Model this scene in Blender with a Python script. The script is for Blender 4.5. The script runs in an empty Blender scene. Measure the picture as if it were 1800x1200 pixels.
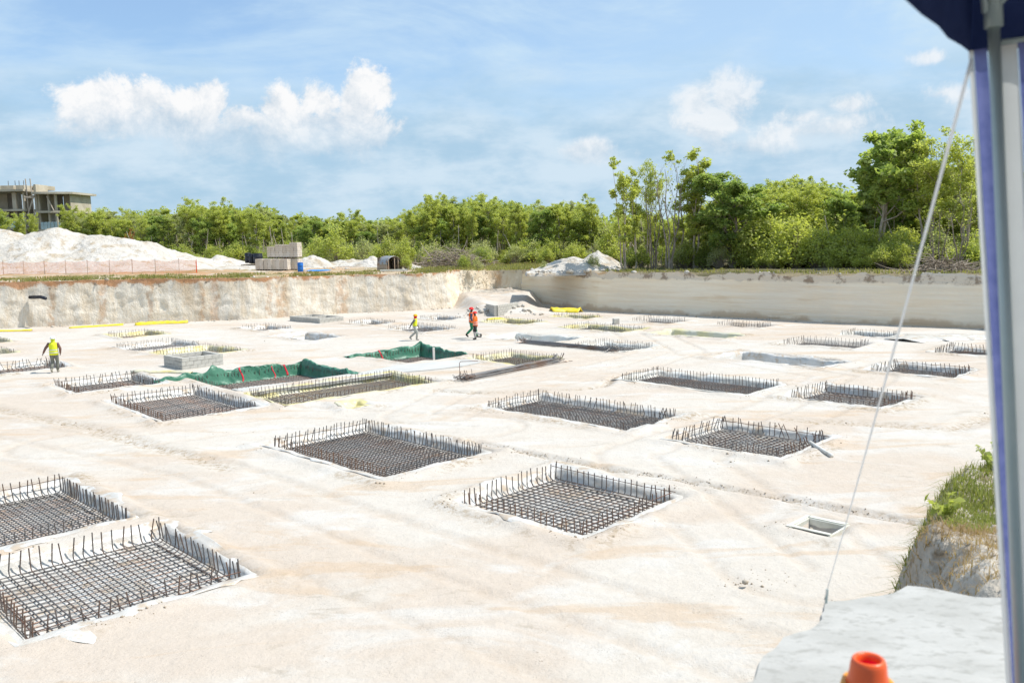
import bpy, math, random
import numpy as np
from mathutils import Matrix, Vector

random.seed(7)
SC = bpy.context.scene
COL = SC.collection
R = math.radians

# ------------------------------------------------------------------ camera
CAM_H, FPX, PITCH, ROLL = 6.25, 1572.0, math.atan2(600 - 413.7, 1572.0), -0.0207
cd = bpy.data.cameras.new('camera')
cam = bpy.data.objects.new('camera', cd)
COL.objects.link(cam)
cd.sensor_width = 36.0
cd.lens = FPX / 1800.0 * 36.0
cd.clip_start, cd.clip_end = 0.05, 6000
cd.dof.use_dof = True
cd.dof.focus_distance = 32.0
cd.dof.aperture_fstop = 3.5
_U = Vector((0, math.sin(PITCH), math.cos(PITCH)))
_F = Vector((0, math.cos(PITCH), -math.sin(PITCH)))
_R = Vector((1, 0, 0))
_c, _s = math.cos(ROLL), math.sin(ROLL)
_right, _up = _R * _c + _U * _s, _U * _c - _R * _s
m = Matrix.Identity(4)
for i in range(3):
    m[i][0], m[i][1], m[i][2] = _right[i], _up[i], -_F[i]
m[2][3] = CAM_H
cam.matrix_world = m
SC.camera = cam

# ------------------------------------------------------------------ light and exposure
SUN_AZ, SUN_EL = 86.0, 58.0          # degrees to the right of straight ahead, above the horizon
SKY_STRENGTH = 0.10
SC.view_settings.view_transform = 'Standard'
SC.view_settings.look = 'None'
SC.view_settings.exposure = 1.2
SC.view_settings.gamma = 1.0
SC.cycles.max_bounces = 6
SC.cycles.diffuse_bounces = 4
SC.cycles.glossy_bounces = 2
SC.cycles.transmission_bounces = 3
sd = bpy.data.lights.new('sun', 'SUN')
sd.energy, sd.angle, sd.color = 2.3, R(0.55), (1.0, 0.955, 0.89)
sun = bpy.data.objects.new('sun', sd)
COL.objects.link(sun)
_sv = Vector((math.sin(R(SUN_AZ)) * math.cos(R(SUN_EL)), math.cos(R(SUN_AZ)) * math.cos(R(SUN_EL)), math.sin(R(SUN_EL))))
sun.rotation_euler = _sv.to_track_quat('Z', 'Y').to_euler()


class NT:
    """small helper that writes node graphs"""
    def __init__(self, tree):
        self.t = tree
        tree.nodes.clear()

    def n(self, typ, **kw):
        nd = self.t.nodes.new(typ)
        for k, v in kw.items():
            setattr(nd, k, v)
        return nd

    def put(self, sock, v):
        if isinstance(v, bpy.types.NodeSocket):
            self.t.links.new(v, sock)
        elif v is not None:
            if isinstance(v, (tuple, list)) and len(v) == 3 and len(getattr(sock, 'default_value', (0,))) == 4:
                v = (*v, 1.0)
            sock.default_value = v

    def m(self, op, a, b=0.0, c=None, clamp=False):
        nd = self.n('ShaderNodeMath', operation=op, use_clamp=clamp)
        self.put(nd.inputs[0], a)
        self.put(nd.inputs[1], b)
        if c is not None:
            self.put(nd.inputs[2], c)
        return nd.outputs[0]

    def sstep(self, v, lo, hi, a=0.0, b=1.0):
        nd = self.n('ShaderNodeMapRange', interpolation_type='SMOOTHSTEP')
        for k, x in zip(range(5), (v, lo, hi, a, b)):
            self.put(nd.inputs[k], x)
        return nd.outputs[0]

    def noise(self, vec, scale, detail=4.0, rough=0.55, dist=0.0, color=False):
        nd = self.n('ShaderNodeTexNoise')
        self.put(nd.inputs['Vector'], vec)
        nd.inputs['Scale'].default_value = scale
        nd.inputs['Detail'].default_value = detail
        nd.inputs['Roughness'].default_value = rough
        nd.inputs['Distortion'].default_value = dist
        return nd.outputs['Color' if color else 'Fac']

    def mix(self, f, a, b, mode='MIX'):
        nd = self.n('ShaderNodeMix', data_type='RGBA', blend_type=mode)
        self.put(nd.inputs[0], f)
        self.put(nd.inputs[6], a)
        self.put(nd.inputs[7], b)
        return nd.outputs[2]

    def mapping(self, vec, scale=(1, 1, 1), loc=(0, 0, 0), rot=(0, 0, 0)):
        nd = self.n('ShaderNodeMapping')
        self.put(nd.inputs[0], vec)
        nd.inputs['Scale'].default_value = scale
        nd.inputs['Location'].default_value = loc
        nd.inputs['Rotation'].default_value = rot
        return nd.outputs[0]

    def sep(self, vec):
        nd = self.n('ShaderNodeSeparateXYZ')
        self.put(nd.inputs[0], vec)
        return nd.outputs

    def bump(self, h, strength=0.3, dist=0.02):
        nd = self.n('ShaderNodeBump')
        nd.inputs['Strength'].default_value = strength
        nd.inputs['Distance'].default_value = dist
        self.put(nd.inputs['Height'], h)
        return nd.outputs[0]


# ------------------------------------------------------------------ sky with clouds
def build_sky():
    w = bpy.data.worlds.new('World')
    SC.world = w
    w.use_nodes = True
    g = NT(w.node_tree)
    out = g.n('ShaderNodeOutputWorld')
    bg = g.n('ShaderNodeBackground')
    bg.inputs['Strength'].default_value = SKY_STRENGTH
    g.t.links.new(bg.outputs[0], out.inputs[0])
    sky = g.n('ShaderNodeTexSky', sky_type='NISHITA')
    sky.sun_disc = False
    sky.sun_elevation, sky.sun_rotation = R(SUN_EL), R(SUN_AZ)
    sky.air_density, sky.dust_density, sky.ozone_density = 1.0, 0.6, 1.3
    k = 1.0 / SKY_STRENGTH
    tc = g.n('ShaderNodeTexCoord')
    d = tc.outputs['Generated']
    x, y, z = g.sep(d)[:3]
    az = g.m('MULTIPLY', g.m('ARCTAN2', x, y), 57.2958)
    el = g.m('MULTIPLY', g.m('ARCSINE', z), 57.2958)
    base = g.mix(1.0, sky.outputs[0], (0.50, 0.62, 0.73), 'MULTIPLY')
    # thin high veil, streaked along the horizon
    st = g.mapping(d, scale=(1.0, 1.0, 3.6), rot=(0.16, 0.1, 0.3))
    low = g.noise(st, 3.1, 6, 0.6, 0.6)
    fine = g.noise(st, 11.0, 5, 0.6, 0.3)
    wisp = g.m('ADD', g.m('MULTIPLY', low, 0.72), g.m('MULTIPLY', fine, 0.28))
    rightward = g.sstep(az, -12.0, 14.0, 0.0, 0.30)
    veil = g.m('ADD', g.sstep(wisp, 0.38, 0.66, 0.30, 0.92), rightward, clamp=True)
    c1 = g.mix(veil, base, (0.255 * k, 0.335 * k, 0.41 * k))
    # grey-blue bank of far cloud that fills the lower sky
    bankn = g.noise(g.mapping(d, scale=(1, 1, 2.2)), 7.0, 6, 0.58, 0.3)
    edge = g.m('ADD', el, g.m('MULTIPLY', g.m('SUBTRACT', bankn, 0.5), -9.0))
    bank = g.m('MULTIPLY', g.sstep(edge, 11.5, 5.6), g.sstep(el, 0.2, 2.6, 0.32, 0.93))
    bankcol = g.mix(g.sstep(g.noise(g.mapping(d, scale=(1, 1, 2.6)), 9.0, 5, 0.6), 0.36, 0.66), (0.185 * k, 0.27 * k, 0.345 * k), (0.285 * k, 0.345 * k, 0.395 * k))
    c2 = g.mix(bank, c1, bankcol)
    # heaped clouds
    n1 = g.noise(d, 15.0, 13, 0.66, 0.25)
    off = g.n('ShaderNodeVectorMath', operation='ADD')
    g.put(off.inputs[0], d)
    off.inputs[1].default_value = (0.011, 0.0, 0.016)
    n2 = g.noise(off.outputs[0], 15.0, 13, 0.66, 0.25)
    relief = g.m('MULTIPLY', g.m('SUBTRACT', n1, n2), 3.4)
    n1c = g.m('SUBTRACT', n1, 0.5)

    def heap(blobs, warp, soft, basefade, flip=1.0):
        f = None
        for (a, e, rx, ry) in blobs:
            u = g.m('MULTIPLY', g.m('SUBTRACT', az, a), 1.0 / rx)
            v = g.m('MULTIPLY', g.m('SUBTRACT', el, e), 1.0 / ry)
            q = g.m('SUBTRACT', 0.86, g.m('SQRT', g.m('ADD', g.m('MULTIPLY', u, u), g.m('MULTIPLY', v, v))))
            f = q if f is None else g.m('MAXIMUM', f, q)
        dens = g.m('ADD', f, g.m('MULTIPLY', n1c, warp))
        mk = g.sstep(dens, 0.0, soft)
        lo, hi = basefade
        mk = g.m('MULTIPLY', mk, g.sstep(g.m('ADD', el, g.m('MULTIPLY', n1c, 3.0)), lo, hi))
        lit = g.m('ADD', g.sstep(g.m('ADD', el, g.m('MULTIPLY', n1c, 2.5)), lo, hi + 1.2, 0.15, 0.9), relief, clamp=True)
        col = g.mix(lit, (0.245 * k, 0.29 * k, 0.335 * k), (0.42 * k, 0.422 * k, 0.425 * k))
        return mk, col

    left = [(-24.4, 7.9, 2.7, 2.1), (-21.4, 8.2, 2.5, 1.9), (-18.6, 8.0, 2.6, 1.8), (-16.2, 7.2, 2.3, 1.4), (-13.8, 7.9, 2.2, 1.7),
            (-11.6, 8.3, 2.2, 1.9), (-9.2, 8.4, 1.8, 2.4), (-7.9, 9.0, 1.4, 1.6), (-12.0, 6.8, 7.5, 2.0), (-21.0, 7.0, 6.5, 2.0), (-16.5, 6.2, 9.0, 1.6)]
    mk, col = heap(left, 2.8, 0.38, (4.2, 8.2))
    c3 = g.mix(mk, c2, col)
    right = [(11.6, 7.9, 1.9, 2.0), (13.7, 8.2, 2.2, 2.6), (12.6, 6.4, 4.4, 2.0), (18.5, 5.8, 6.0, 1.6), (17.8, 6.6, 2.6, 1.0), (20.5, 7.2, 1.8, 0.8), (24.6, 9.4, 1.6, 0.6),
             (5.2, 5.0, 2.2, 1.0), (15.0, 5.0, 9.0, 1.3), (25.6, 7.4, 2.0, 0.9)]
    mk, col = heap(right, 2.8, 0.7, (3.0, 6.4))
    c4 = g.mix(g.m('MULTIPLY', mk, 0.72), c3, col)
    # the same kind of heaped cloud goes on round the rest of the horizon
    away = g.sstep(g.m('ABSOLUTE', az), 38.0, 50.0)
    n3 = g.noise(g.mapping(d, scale=(1, 1, 1.8)), 5.5, 9, 0.58)
    mk = g.m('MULTIPLY', g.m('MULTIPLY', g.sstep(n3, 0.52, 0.60), g.sstep(el, 13.0, 8.0)), away)
    c5 = g.mix(mk, c4, (0.38 * k, 0.395 * k, 0.42 * k))
    g.put(bg.inputs['Color'], c5)


build_sky()

# ------------------------------------------------------------------ numeric helpers


def _hash(ix, iy, seed):
    h = (ix.astype(np.int64) * 374761393 + iy.astype(np.int64) * 668265263 + seed * 1442695041) & 0x7fffffff
    h = ((h ^ (h >> 13)) * 1274126177) & 0x7fffffff
    return ((h ^ (h >> 16)) & 0xffff) / 65535.0


def vnoise(x, y, seed=0):
    x, y = np.asarray(x, float), np.asarray(y, float)
    ix, iy = np.floor(x), np.floor(y)
    fx, fy = x - ix, y - iy
    fx, fy = fx * fx * (3 - 2 * fx), fy * fy * (3 - 2 * fy)
    a, b = _hash(ix, iy, seed), _hash(ix + 1, iy, seed)
    c, d = _hash(ix, iy + 1, seed), _hash(ix + 1, iy + 1, seed)
    return (a + (b - a) * fx) * (1 - fy) + (c + (d - c) * fx) * fy


def fbm(x, y, seed=0, octv=4):
    t, a, s = 0.0, 0.5, 0.0
    for o in range(octv):
        t = t + a * vnoise(np.asarray(x) * 2 ** o, np.asarray(y) * 2 ** o, seed + o * 17)
        s += a
        a *= 0.5
    return t / s - 0.5


def sst(x, lo, hi):
    t = np.clip((np.asarray(x, float) - lo) / (hi - lo), 0, 1)
    return t * t * (3 - 2 * t)


# ------------------------------------------------------------------ mesh helpers
def mesh_np(name, V, faces, mat, smooth=False):
    """faces: (m,3) or (m,4) int array"""
    me = bpy.data.meshes.new(name)
    V = np.asarray(V, np.float32)
    faces = np.asarray(faces, np.int32)
    n, k = faces.shape
    me.vertices.add(len(V))
    me.vertices.foreach_set('co', V.ravel())
    me.loops.add(n * k)
    me.loops.foreach_set('vertex_index', faces.ravel())
    me.polygons.add(n)
    me.polygons.foreach_set('loop_start', np.arange(n, dtype=np.int32) * k)
    me.polygons.foreach_set('loop_total', np.full(n, k, np.int32))
    if smooth:
        me.polygons.foreach_set('use_smooth', np.ones(n, bool))
    me.update(calc_edges=True)
    me.validate()
    if mat:
        me.materials.append(mat)
    return me


class MB:
    """collects shapes into one mesh"""
    def __init__(self):
        self.v, self.f = [], []

    def add(self, vs, fs):
        o = len(self.v)
        self.v += [tuple(p) for p in vs]
        self.f += [tuple(i + o for i in q) for q in fs]
        return self

    def box(self, c, s, rz=0.0, M=None, bev=0.0):
        hx, hy, hz = s[0] / 2, s[1] / 2, s[2] / 2
        if bev:
            b = bev
            vs = []
            for zz, i in ((-hz, b), (-hz + b, 0), (hz - b, 0), (hz, b)):
                x1, y1 = hx - i, hy - i
                vs += [(-x1, -y1 + 0, zz), (x1, -y1, zz), (x1, y1, zz), (-x1, y1, zz)]
            fs = [(3, 2, 1, 0), (12, 13, 14, 15)]
            for r in range(3):
                for j in range(4):
                    a, b2 = r * 4 + j, r * 4 + (j + 1) % 4
                    fs.append((a, b2, b2 + 4, a + 4))
        else:
            vs = [(x, y, z) for z in (-hz, hz) for x, y in ((-hx, -hy), (hx, -hy), (hx, hy), (-hx, hy))]
            fs = [(3, 2, 1, 0), (4, 5, 6, 7), (0, 1, 5, 4), (1, 2, 6, 5), (2, 3, 7, 6), (3, 0, 4, 7)]
        cz, sz = math.cos(rz), math.sin(rz)
        if M is not None:
            vs = [tuple(M @ Vector(p)) for p in vs]
        else:
            vs = [(c[0] + p[0] * cz - p[1] * sz, c[1] + p[0] * sz + p[1] * cz, c[2] + p[2]) for p in vs]
        return self.add(vs, fs)

    def tube(self, pts, rad, sides=6, cap=True):
        P = [Vector(p) for p in pts]
        n = len(P)
        if not isinstance(rad, (list, tuple)):
            rad = [rad] * n
        T = []
        for i in range(n):
            t = P[min(i + 1, n - 1)] - P[max(i - 1, 0)]
            T.append(t.normalized() if t.length > 1e-9 else Vector((0, 0, 1)))
        up = Vector((0, 0, 1)) if abs(T[0].z) < 0.9 else Vector((1, 0, 0))
        nrm = (up - T[0] * up.dot(T[0])).normalized()
        vs, fs = [], []
        for i in range(n):
            nrm = nrm - T[i] * nrm.dot(T[i])
            nrm = nrm.normalized() if nrm.length > 1e-6 else T[i].orthogonal().normalized()
            bn = T[i].cross(nrm)
            for j in range(sides):
                a = 2 * math.pi * j / sides
                vs.append(P[i] + (nrm * math.cos(a) + bn * math.sin(a)) * rad[i])
        for i in range(n - 1):
            for j in range(sides):
                a, b = i * sides + j, i * sides + (j + 1) % sides
                fs.append((a, b, b + sides, a + sides))
        if cap:
            fs.append(tuple(range(sides - 1, -1, -1)))
            fs.append(tuple((n - 1) * sides + j for j in range(sides)))
        return self.add(vs, fs)

    def lathe(self, prof, sides=16, c=(0, 0, 0), sx=1.0, sy=1.0, cap=True):
        vs, fs = [], []
        for (r, z) in prof:
            for j in range(sides):
                a = 2 * math.pi * j / sides
                vs.append((c[0] + r * sx * math.cos(a), c[1] + r * sy * math.sin(a), c[2] + z))
        for i in range(len(prof) - 1):
            for j in range(sides):
                a, b = i * sides + j, i * sides + (j + 1) % sides
                fs.append((a, b, b + sides, a + sides))
        if cap:
            fs.append(tuple(range(sides - 1, -1, -1)))
            fs.append(tuple((len(prof) - 1) * sides + j for j in range(sides)))
        return self.add(vs, fs)

    def rings(self, rr, closed=True, cap=True):
        """rr: list of equal-length point loops"""
        n = len(rr[0])
        vs = [p for r in rr for p in r]
        fs = []
        for i in range(len(rr) - 1):
            for j in range(n if closed else n - 1):
                a, b = i * n + j, i * n + (j + 1) % n
                fs.append((a, b, b + n, a + n))
        if cap and closed:
            fs.append(tuple(range(n - 1, -1, -1)))
            fs.append(tuple((len(rr) - 1) * n + j for j in range(n)))
        return self.add(vs, fs)

    def mesh(self, name, mat, smooth=False):
        me = bpy.data.meshes.new(name)
        me.from_pydata(self.v, [], self.f)
        if smooth:
            me.polygons.foreach_set('use_smooth', np.ones(len(me.polygons), bool))
        me.update()
        if mat:
            me.materials.append(mat)
        return me

    def build(self, name, mat, parent=None, smooth=False, loc=None):
        return link(name, self.mesh(name, mat, smooth), parent, loc)


def link(name, data, parent=None, loc=None, rz=0.0):
    o = bpy.data.objects.new(name, data)
    COL.objects.link(o)
    if parent is not None:
        o.parent = parent
    if loc is not None:
        o.location = loc
    if rz:
        o.rotation_euler = (0, 0, rz)
    return o


def tag(o, label=None, cat=None, group=None, kind=None):
    if label:
        o['label'] = label
    if cat:
        o['category'] = cat
    if group:
        o['group'] = group
    if kind:
        o['kind'] = kind
    return o


def thing(name, label, cat, loc=(0, 0, 0), rz=0.0, group=None):
    return tag(link(name, None, None, loc, rz), label, cat, group)


def grid_faces(nx, ny):
    i = np.arange((nx - 1) * (ny - 1))
    a = (i // (ny - 1)) * ny + i % (ny - 1)
    return np.stack([a, a + ny, a + ny + 1, a + 1], 1)


# where a column of the photograph lies at a given distance (used to lay out the far side of the clearing)
def colx(px, Y):
    return Y * (px - 896.1) * 0.993 / FPX


def hz(px):
    return 413.7 - 0.0207 * (px - 900)


def zrow(px, py, Y):
    return CAM_H + (hz(px) - py) * 0.986 / FPX * Y


# ------------------------------------------------------------------ materials
MATS = {}


def pmat(name, c1, c2=None, scale=2.0, rough=0.8, bump=0.0, bscale=None, metallic=0.0, lo=0.35, hi=0.65, c3=None, s3=20.0,
         coords='Object', stretch=(1, 1, 1), transl=0.0, spec=0.3, bdist=0.02, rand=0.0, detail=5):
    if name in MATS:
        return MATS[name]
    ma = bpy.data.materials.new(name)
    ma.use_nodes = True
    g = NT(ma.node_tree)
    out = g.n('ShaderNodeOutputMaterial')
    b = g.n('ShaderNodeBsdfPrincipled')
    tc = g.n('ShaderNodeTexCoord')
    v = g.mapping(tc.outputs[coords], scale=stretch)
    col = c1
    if c2 is not None:
        f = g.sstep(g.noise(v, scale, detail, 0.6), lo, hi)
        if rand:
            oi = g.n('ShaderNodeObjectInfo')
            f = g.m('ADD', f, g.m('MULTIPLY', g.m('SUBTRACT', oi.outputs['Random'], 0.5), rand), clamp=True)
        col = g.mix(f, c1, c2)
    if c3 is not None:
        col = g.mix(g.sstep(g.noise(v, s3, 4, 0.65), 0.5, 0.66), col, c3)
    g.put(b.inputs['Base Color'], col)
    b.inputs['Roughness'].default_value = rough
    b.inputs['Metallic'].default_value = metallic
    b.inputs['Specular IOR Level'].default_value = spec
    if bump:
        g.put(b.inputs['Normal'], g.bump(g.noise(v, bscale or scale * 6, 5, 0.6), bump, bdist))
    sh = b.outputs[0]
    if transl:
        tr = g.n('ShaderNodeBsdfTranslucent')
        g.put(tr.inputs[0], col)
        mx = g.n('ShaderNodeMixShader')
        mx.inputs[0].default_value = transl
        g.t.links.new(sh, mx.inputs[1])
        g.t.links.new(tr.outputs[0], mx.inputs[2])
        sh = mx.outputs[0]
    g.t.links.new(sh, out.inputs[0])
    MATS[name] = ma
    return ma


def leafmat(name, ca, cb, cc, scale=0.55):
    ma = bpy.data.materials.new(name)
    ma.use_nodes = True
    g = NT(ma.node_tree)
    out = g.n('ShaderNodeOutputMaterial')
    tc = g.n('ShaderNodeTexCoord')
    oi = g.n('ShaderNodeObjectInfo')
    ge = g.n('ShaderNodeNewGeometry')
    shift = g.n('ShaderNodeVectorMath', operation='ADD')
    g.put(shift.inputs[0], tc.outputs['Object'])
    cx = g.n('ShaderNodeCombineXYZ')
    g.put(cx.inputs[0], g.m('MULTIPLY', oi.outputs['Random'], 37.0))
    g.put(shift.inputs[1], cx.outputs[0])
    f = g.m('ADD', g.sstep(g.noise(shift.outputs[0], scale, 3, 0.6), 0.34, 0.66), g.m('MULTIPLY', g.m('SUBTRACT', oi.outputs['Random'], 0.5), 0.7), clamp=True)
    col = g.mix(f, ca, cb)
    col = g.mix(g.m('MULTIPLY', ge.outputs['Random Per Island'], 0.55), col, cc)
    b = g.n('ShaderNodeBsdfPrincipled')
    g.put(b.inputs['Base Color'], col)
    b.inputs['Roughness'].default_value = 0.55
    b.inputs['Specular IOR Level'].default_value = 0.35
    tr = g.n('ShaderNodeBsdfTranslucent')
    g.put(tr.inputs[0], g.mix(1.0, col, (1.25, 1.3, 0.75), 'MULTIPLY'))
    mx = g.n('ShaderNodeMixShader')
    mx.inputs[0].default_value = 0.55
    g.t.links.new(b.outputs[0], mx.inputs[1])
    g.t.links.new(tr.outputs[0], mx.inputs[2])
    g.t.links.new(mx.outputs[0], out.inputs[0])
    MATS[name] = ma
    return ma


def floormat():
    ma = bpy.data.materials.new('pit_floor_sand')
    ma.use_nodes = True
    g = NT(ma.node_tree)
    out = g.n('ShaderNodeOutputMaterial')
    b = g.n('ShaderNodeBsdfPrincipled')
    tc = g.n('ShaderNodeTexCoord')
    v = tc.outputs['Object']
    vs = g.mapping(v, rot=(0, 0, R(20)), scale=(0.7, 1.15, 1))
    big = g.noise(vs, 0.11, 6, 0.6, 0.8)
    mid = g.noise(vs, 0.42, 6, 0.62, 0.6)
    col = g.mix(g.sstep(big, 0.42, 0.56), (0.53, 0.462, 0.392), (0.555, 0.515, 0.46))
    col = g.mix(g.sstep(mid, 0.50, 0.64, 0.0, 0.75), col, (0.575, 0.555, 0.52))                      # chalky white patches
    tan = g.noise(g.mapping(v, loc=(31, 7, 0), rot=(0, 0, R(12)), scale=(0.5, 1.9, 1)), 0.34, 6, 0.62, 0.7)
    col = g.mix(g.sstep(tan, 0.55, 0.64, 0.0, 0.45), col, (0.50, 0.36, 0.23))             # damp tan smears
    grey = g.noise(g.mapping(v, loc=(-11, 47, 0), scale=(0.7, 1.6, 1)), 0.8, 7, 0.7, 0.5)
    col = g.mix(g.sstep(grey, 0.60, 0.68, 0.0, 0.42), col, (0.36, 0.31, 0.245))              # gravelly crumbs
    spk = g.noise(v, 9.0, 3, 0.7)
    msk = g.sstep(g.noise(v, 0.6, 3, 0.6), 0.48, 0.62)
    col = g.mix(g.m('MULTIPLY', g.m('MULTIPLY', g.sstep(spk, 0.64, 0.72), msk), 0.6), col, (0.22, 0.175, 0.13))
    grit = g.m('ADD', g.m('MULTIPLY', g.noise(v, 2.3, 6, 0.7), 0.5), g.m('MULTIPLY', g.noise(v, 22.0, 4, 0.75), 0.5))
    col = g.mix(1.0, col, g.mix(g.sstep(grit, 0.36, 0.62), (0.945, 0.935, 0.92), (1.02, 1.02, 1.02)), 'MULTIPLY')
    crumb = g.m('MULTIPLY', g.sstep(g.noise(v, 30.0, 3, 0.8), 0.58, 0.66), g.sstep(g.noise(g.mapping(v, loc=(5, 91, 0)), 0.9, 6, 0.7), 0.5, 0.66))
    col = g.mix(g.m('MULTIPLY', crumb, 0.7), col, (0.22, 0.17, 0.12))
    at = g.n('ShaderNodeAttribute', attribute_name='wear')
    ax_, ay_, az_ = g.sep(at.outputs['Vector'])[:3]
    col = g.mix(g.m('MULTIPLY', g.m('MULTIPLY', ax_, g.sstep(g.noise(v, 3.0, 5, 0.7), 0.32, 0.62)), 0.3), col, (0.43, 0.335, 0.245))   # wheel and track marks
    col = g.mix(g.m('MULTIPLY', ay_, g.sstep(g.noise(v, 6.0, 6, 0.75), 0.46, 0.60)), col, (0.36, 0.285, 0.20))                        # spoil crumbs
    vo = g.n('ShaderNodeTexVoronoi', feature='DISTANCE_TO_EDGE')
    g.put(vo.inputs['Vector'], g.mapping(v, scale=(0.5, 0.9, 1)))
    vo.inputs['Scale'].default_value = 0.32
    ck = g.m('MULTIPLY', g.sstep(g.m('ADD', vo.outputs['Distance'], g.m('MULTIPLY', mid, 0.02)), 0.012, 0.016, 1.0, 0.0), g.sstep(big, 0.46, 0.55, 0.0, 0.0))
    col = g.mix(ck, col, (0.34, 0.28, 0.21))
    g.put(b.inputs['Base Color'], col)
    b.inputs['Roughness'].default_value = 0.95
    b.inputs['Specular IOR Level'].default_value = 0.1
    hgt = g.m('ADD', g.m('MULTIPLY', g.noise(v, 5.0, 6, 0.65), 1.0), g.m('MULTIPLY', g.noise(vs, 1.1, 5, 0.6), 1.6))
    hgt = g.m('ADD', hgt, g.m('MULTIPLY', g.noise(v, 26.0, 4, 0.7), 0.35))
    g.put(b.inputs['Normal'], g.bump(hgt, 0.7, 0.05))
    g.t.links.new(b.outputs[0], out.inputs[0])
    return ma


def wallmat(name, left):
    ma = bpy.data.materials.new(name)
    ma.use_nodes = True
    g = NT(ma.node_tree)
    out = g.n('ShaderNodeOutputMaterial')
    b = g.n('ShaderNodeBsdfPrincipled')
    tc = g.n('ShaderNodeTexCoord')
    v = tc.outputs['Object']
    x, y, z = g.sep(v)[:3]
    if left:
        vs = g.mapping(v, scale=(1, 1, 0.33))
        n = g.noise(vs, 1.5, 9, 0.72, 0.5)
        col = g.mix(g.sstep(n, 0.36, 0.62), (0.72, 0.61, 0.465), (0.80, 0.735, 0.63))
        n2 = g.noise(vs, 0.33, 5, 0.6, 0.4)
        col = g.mix(g.sstep(n2, 0.54, 0.70, 0, 0.45), col, (0.62, 0.46, 0.29))
        st = None
        wob = g.m('MULTIPLY', g.m('SUBTRACT', g.noise(v, 1.3, 5, 0.65), 0.5), 1.3)
        for cx, wd in ((-23.6, 0.45), (-24.6, 0.2), (-18.7, 0.5), (-19.6, 0.25), (-14.3, 0.62), (-32.0, 0.4), (-35.5, 0.35), (-1.2, 0.5), (-28.4, 0.3)):
            q = g.sstep(g.m('ABSOLUTE', g.m('SUBTRACT', g.m('ADD', x, wob), cx)), wd, wd * 0.35)
            st = q if st is None else g.m('MAXIMUM', st, q)
        st = g.m('MULTIPLY', st, g.sstep(g.noise(v, 2.4, 5, 0.7), 0.36, 0.56))
        col = g.mix(g.m('MULTIPLY', st, 0.45), col, (0.52, 0.27, 0.11))
        top = g.m('ADD', z, g.m('MULTIPLY', g.m('SUBTRACT', g.noise(v, 0.8, 5, 0.65), 0.5), 1.7))
        col = g.mix(g.sstep(top, 2.95, 3.2, 0, 0.85), col, (0.50, 0.235, 0.10))
        dk = g.m('MULTIPLY', g.sstep(top, 2.6, 2.9), g.sstep(g.noise(v, 1.9, 5, 0.7), 0.55, 0.68))
        col = g.mix(g.m('MULTIPLY', dk, 0.8), col, (0.16, 0.11, 0.07))
        h = g.m('ADD', g.noise(vs, 2.5, 7, 0.7), g.m('MULTIPLY', g.noise(v, 5.0, 6, 0.7), 0.7))
        bs = 1.0
    else:
        vs = g.mapping(v, scale=(0.12, 0.12, 3.0))
        n = g.noise(vs, 1.5, 6, 0.6, 0.2)
        col = g.mix(g.sstep(n, 0.34, 0.64), (0.84, 0.71, 0.53), (0.89, 0.79, 0.63))
        col = g.mix(g.sstep(g.noise(g.mapping(v, scale=(0.16, 0.16, 2.2), loc=(3, 3, 9)), 1.2, 6, 0.65), 0.54, 0.7, 0, 0.6), col, (0.68, 0.50, 0.31))
        col = g.mix(g.sstep(g.noise(v, 0.25, 4, 0.6), 0.45, 0.65, 0, 0.35), col, (0.76, 0.70, 0.59))
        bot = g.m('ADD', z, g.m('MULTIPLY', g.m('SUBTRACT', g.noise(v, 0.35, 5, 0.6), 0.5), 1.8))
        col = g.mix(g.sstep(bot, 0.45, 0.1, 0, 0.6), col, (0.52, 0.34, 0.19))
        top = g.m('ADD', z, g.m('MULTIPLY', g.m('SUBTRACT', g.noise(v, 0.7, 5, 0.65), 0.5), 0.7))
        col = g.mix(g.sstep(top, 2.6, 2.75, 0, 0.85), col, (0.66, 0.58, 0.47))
        rt = g.m('MULTIPLY', g.sstep(top, 2.55, 2.8), g.sstep(g.noise(v, 0.75, 6, 0.72), 0.50, 0.60))
        col = g.mix(g.m('MULTIPLY', rt, 0.75), col, (0.20, 0.135, 0.085))
        h = g.m('ADD', g.noise(vs, 3.0, 6, 0.65), g.m('MULTIPLY', g.noise(v, 4.0, 5, 0.7), 0.3))
        bs = 0.55
    g.put(b.inputs['Base Color'], col)
    b.inputs['Roughness'].default_value = 0.95
    b.inputs['Specular IOR Level'].default_value = 0.08
    g.put(b.inputs['Normal'], g.bump(h, bs, 0.12))
    g.t.links.new(b.outputs[0], out.inputs[0])
    return ma


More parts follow.
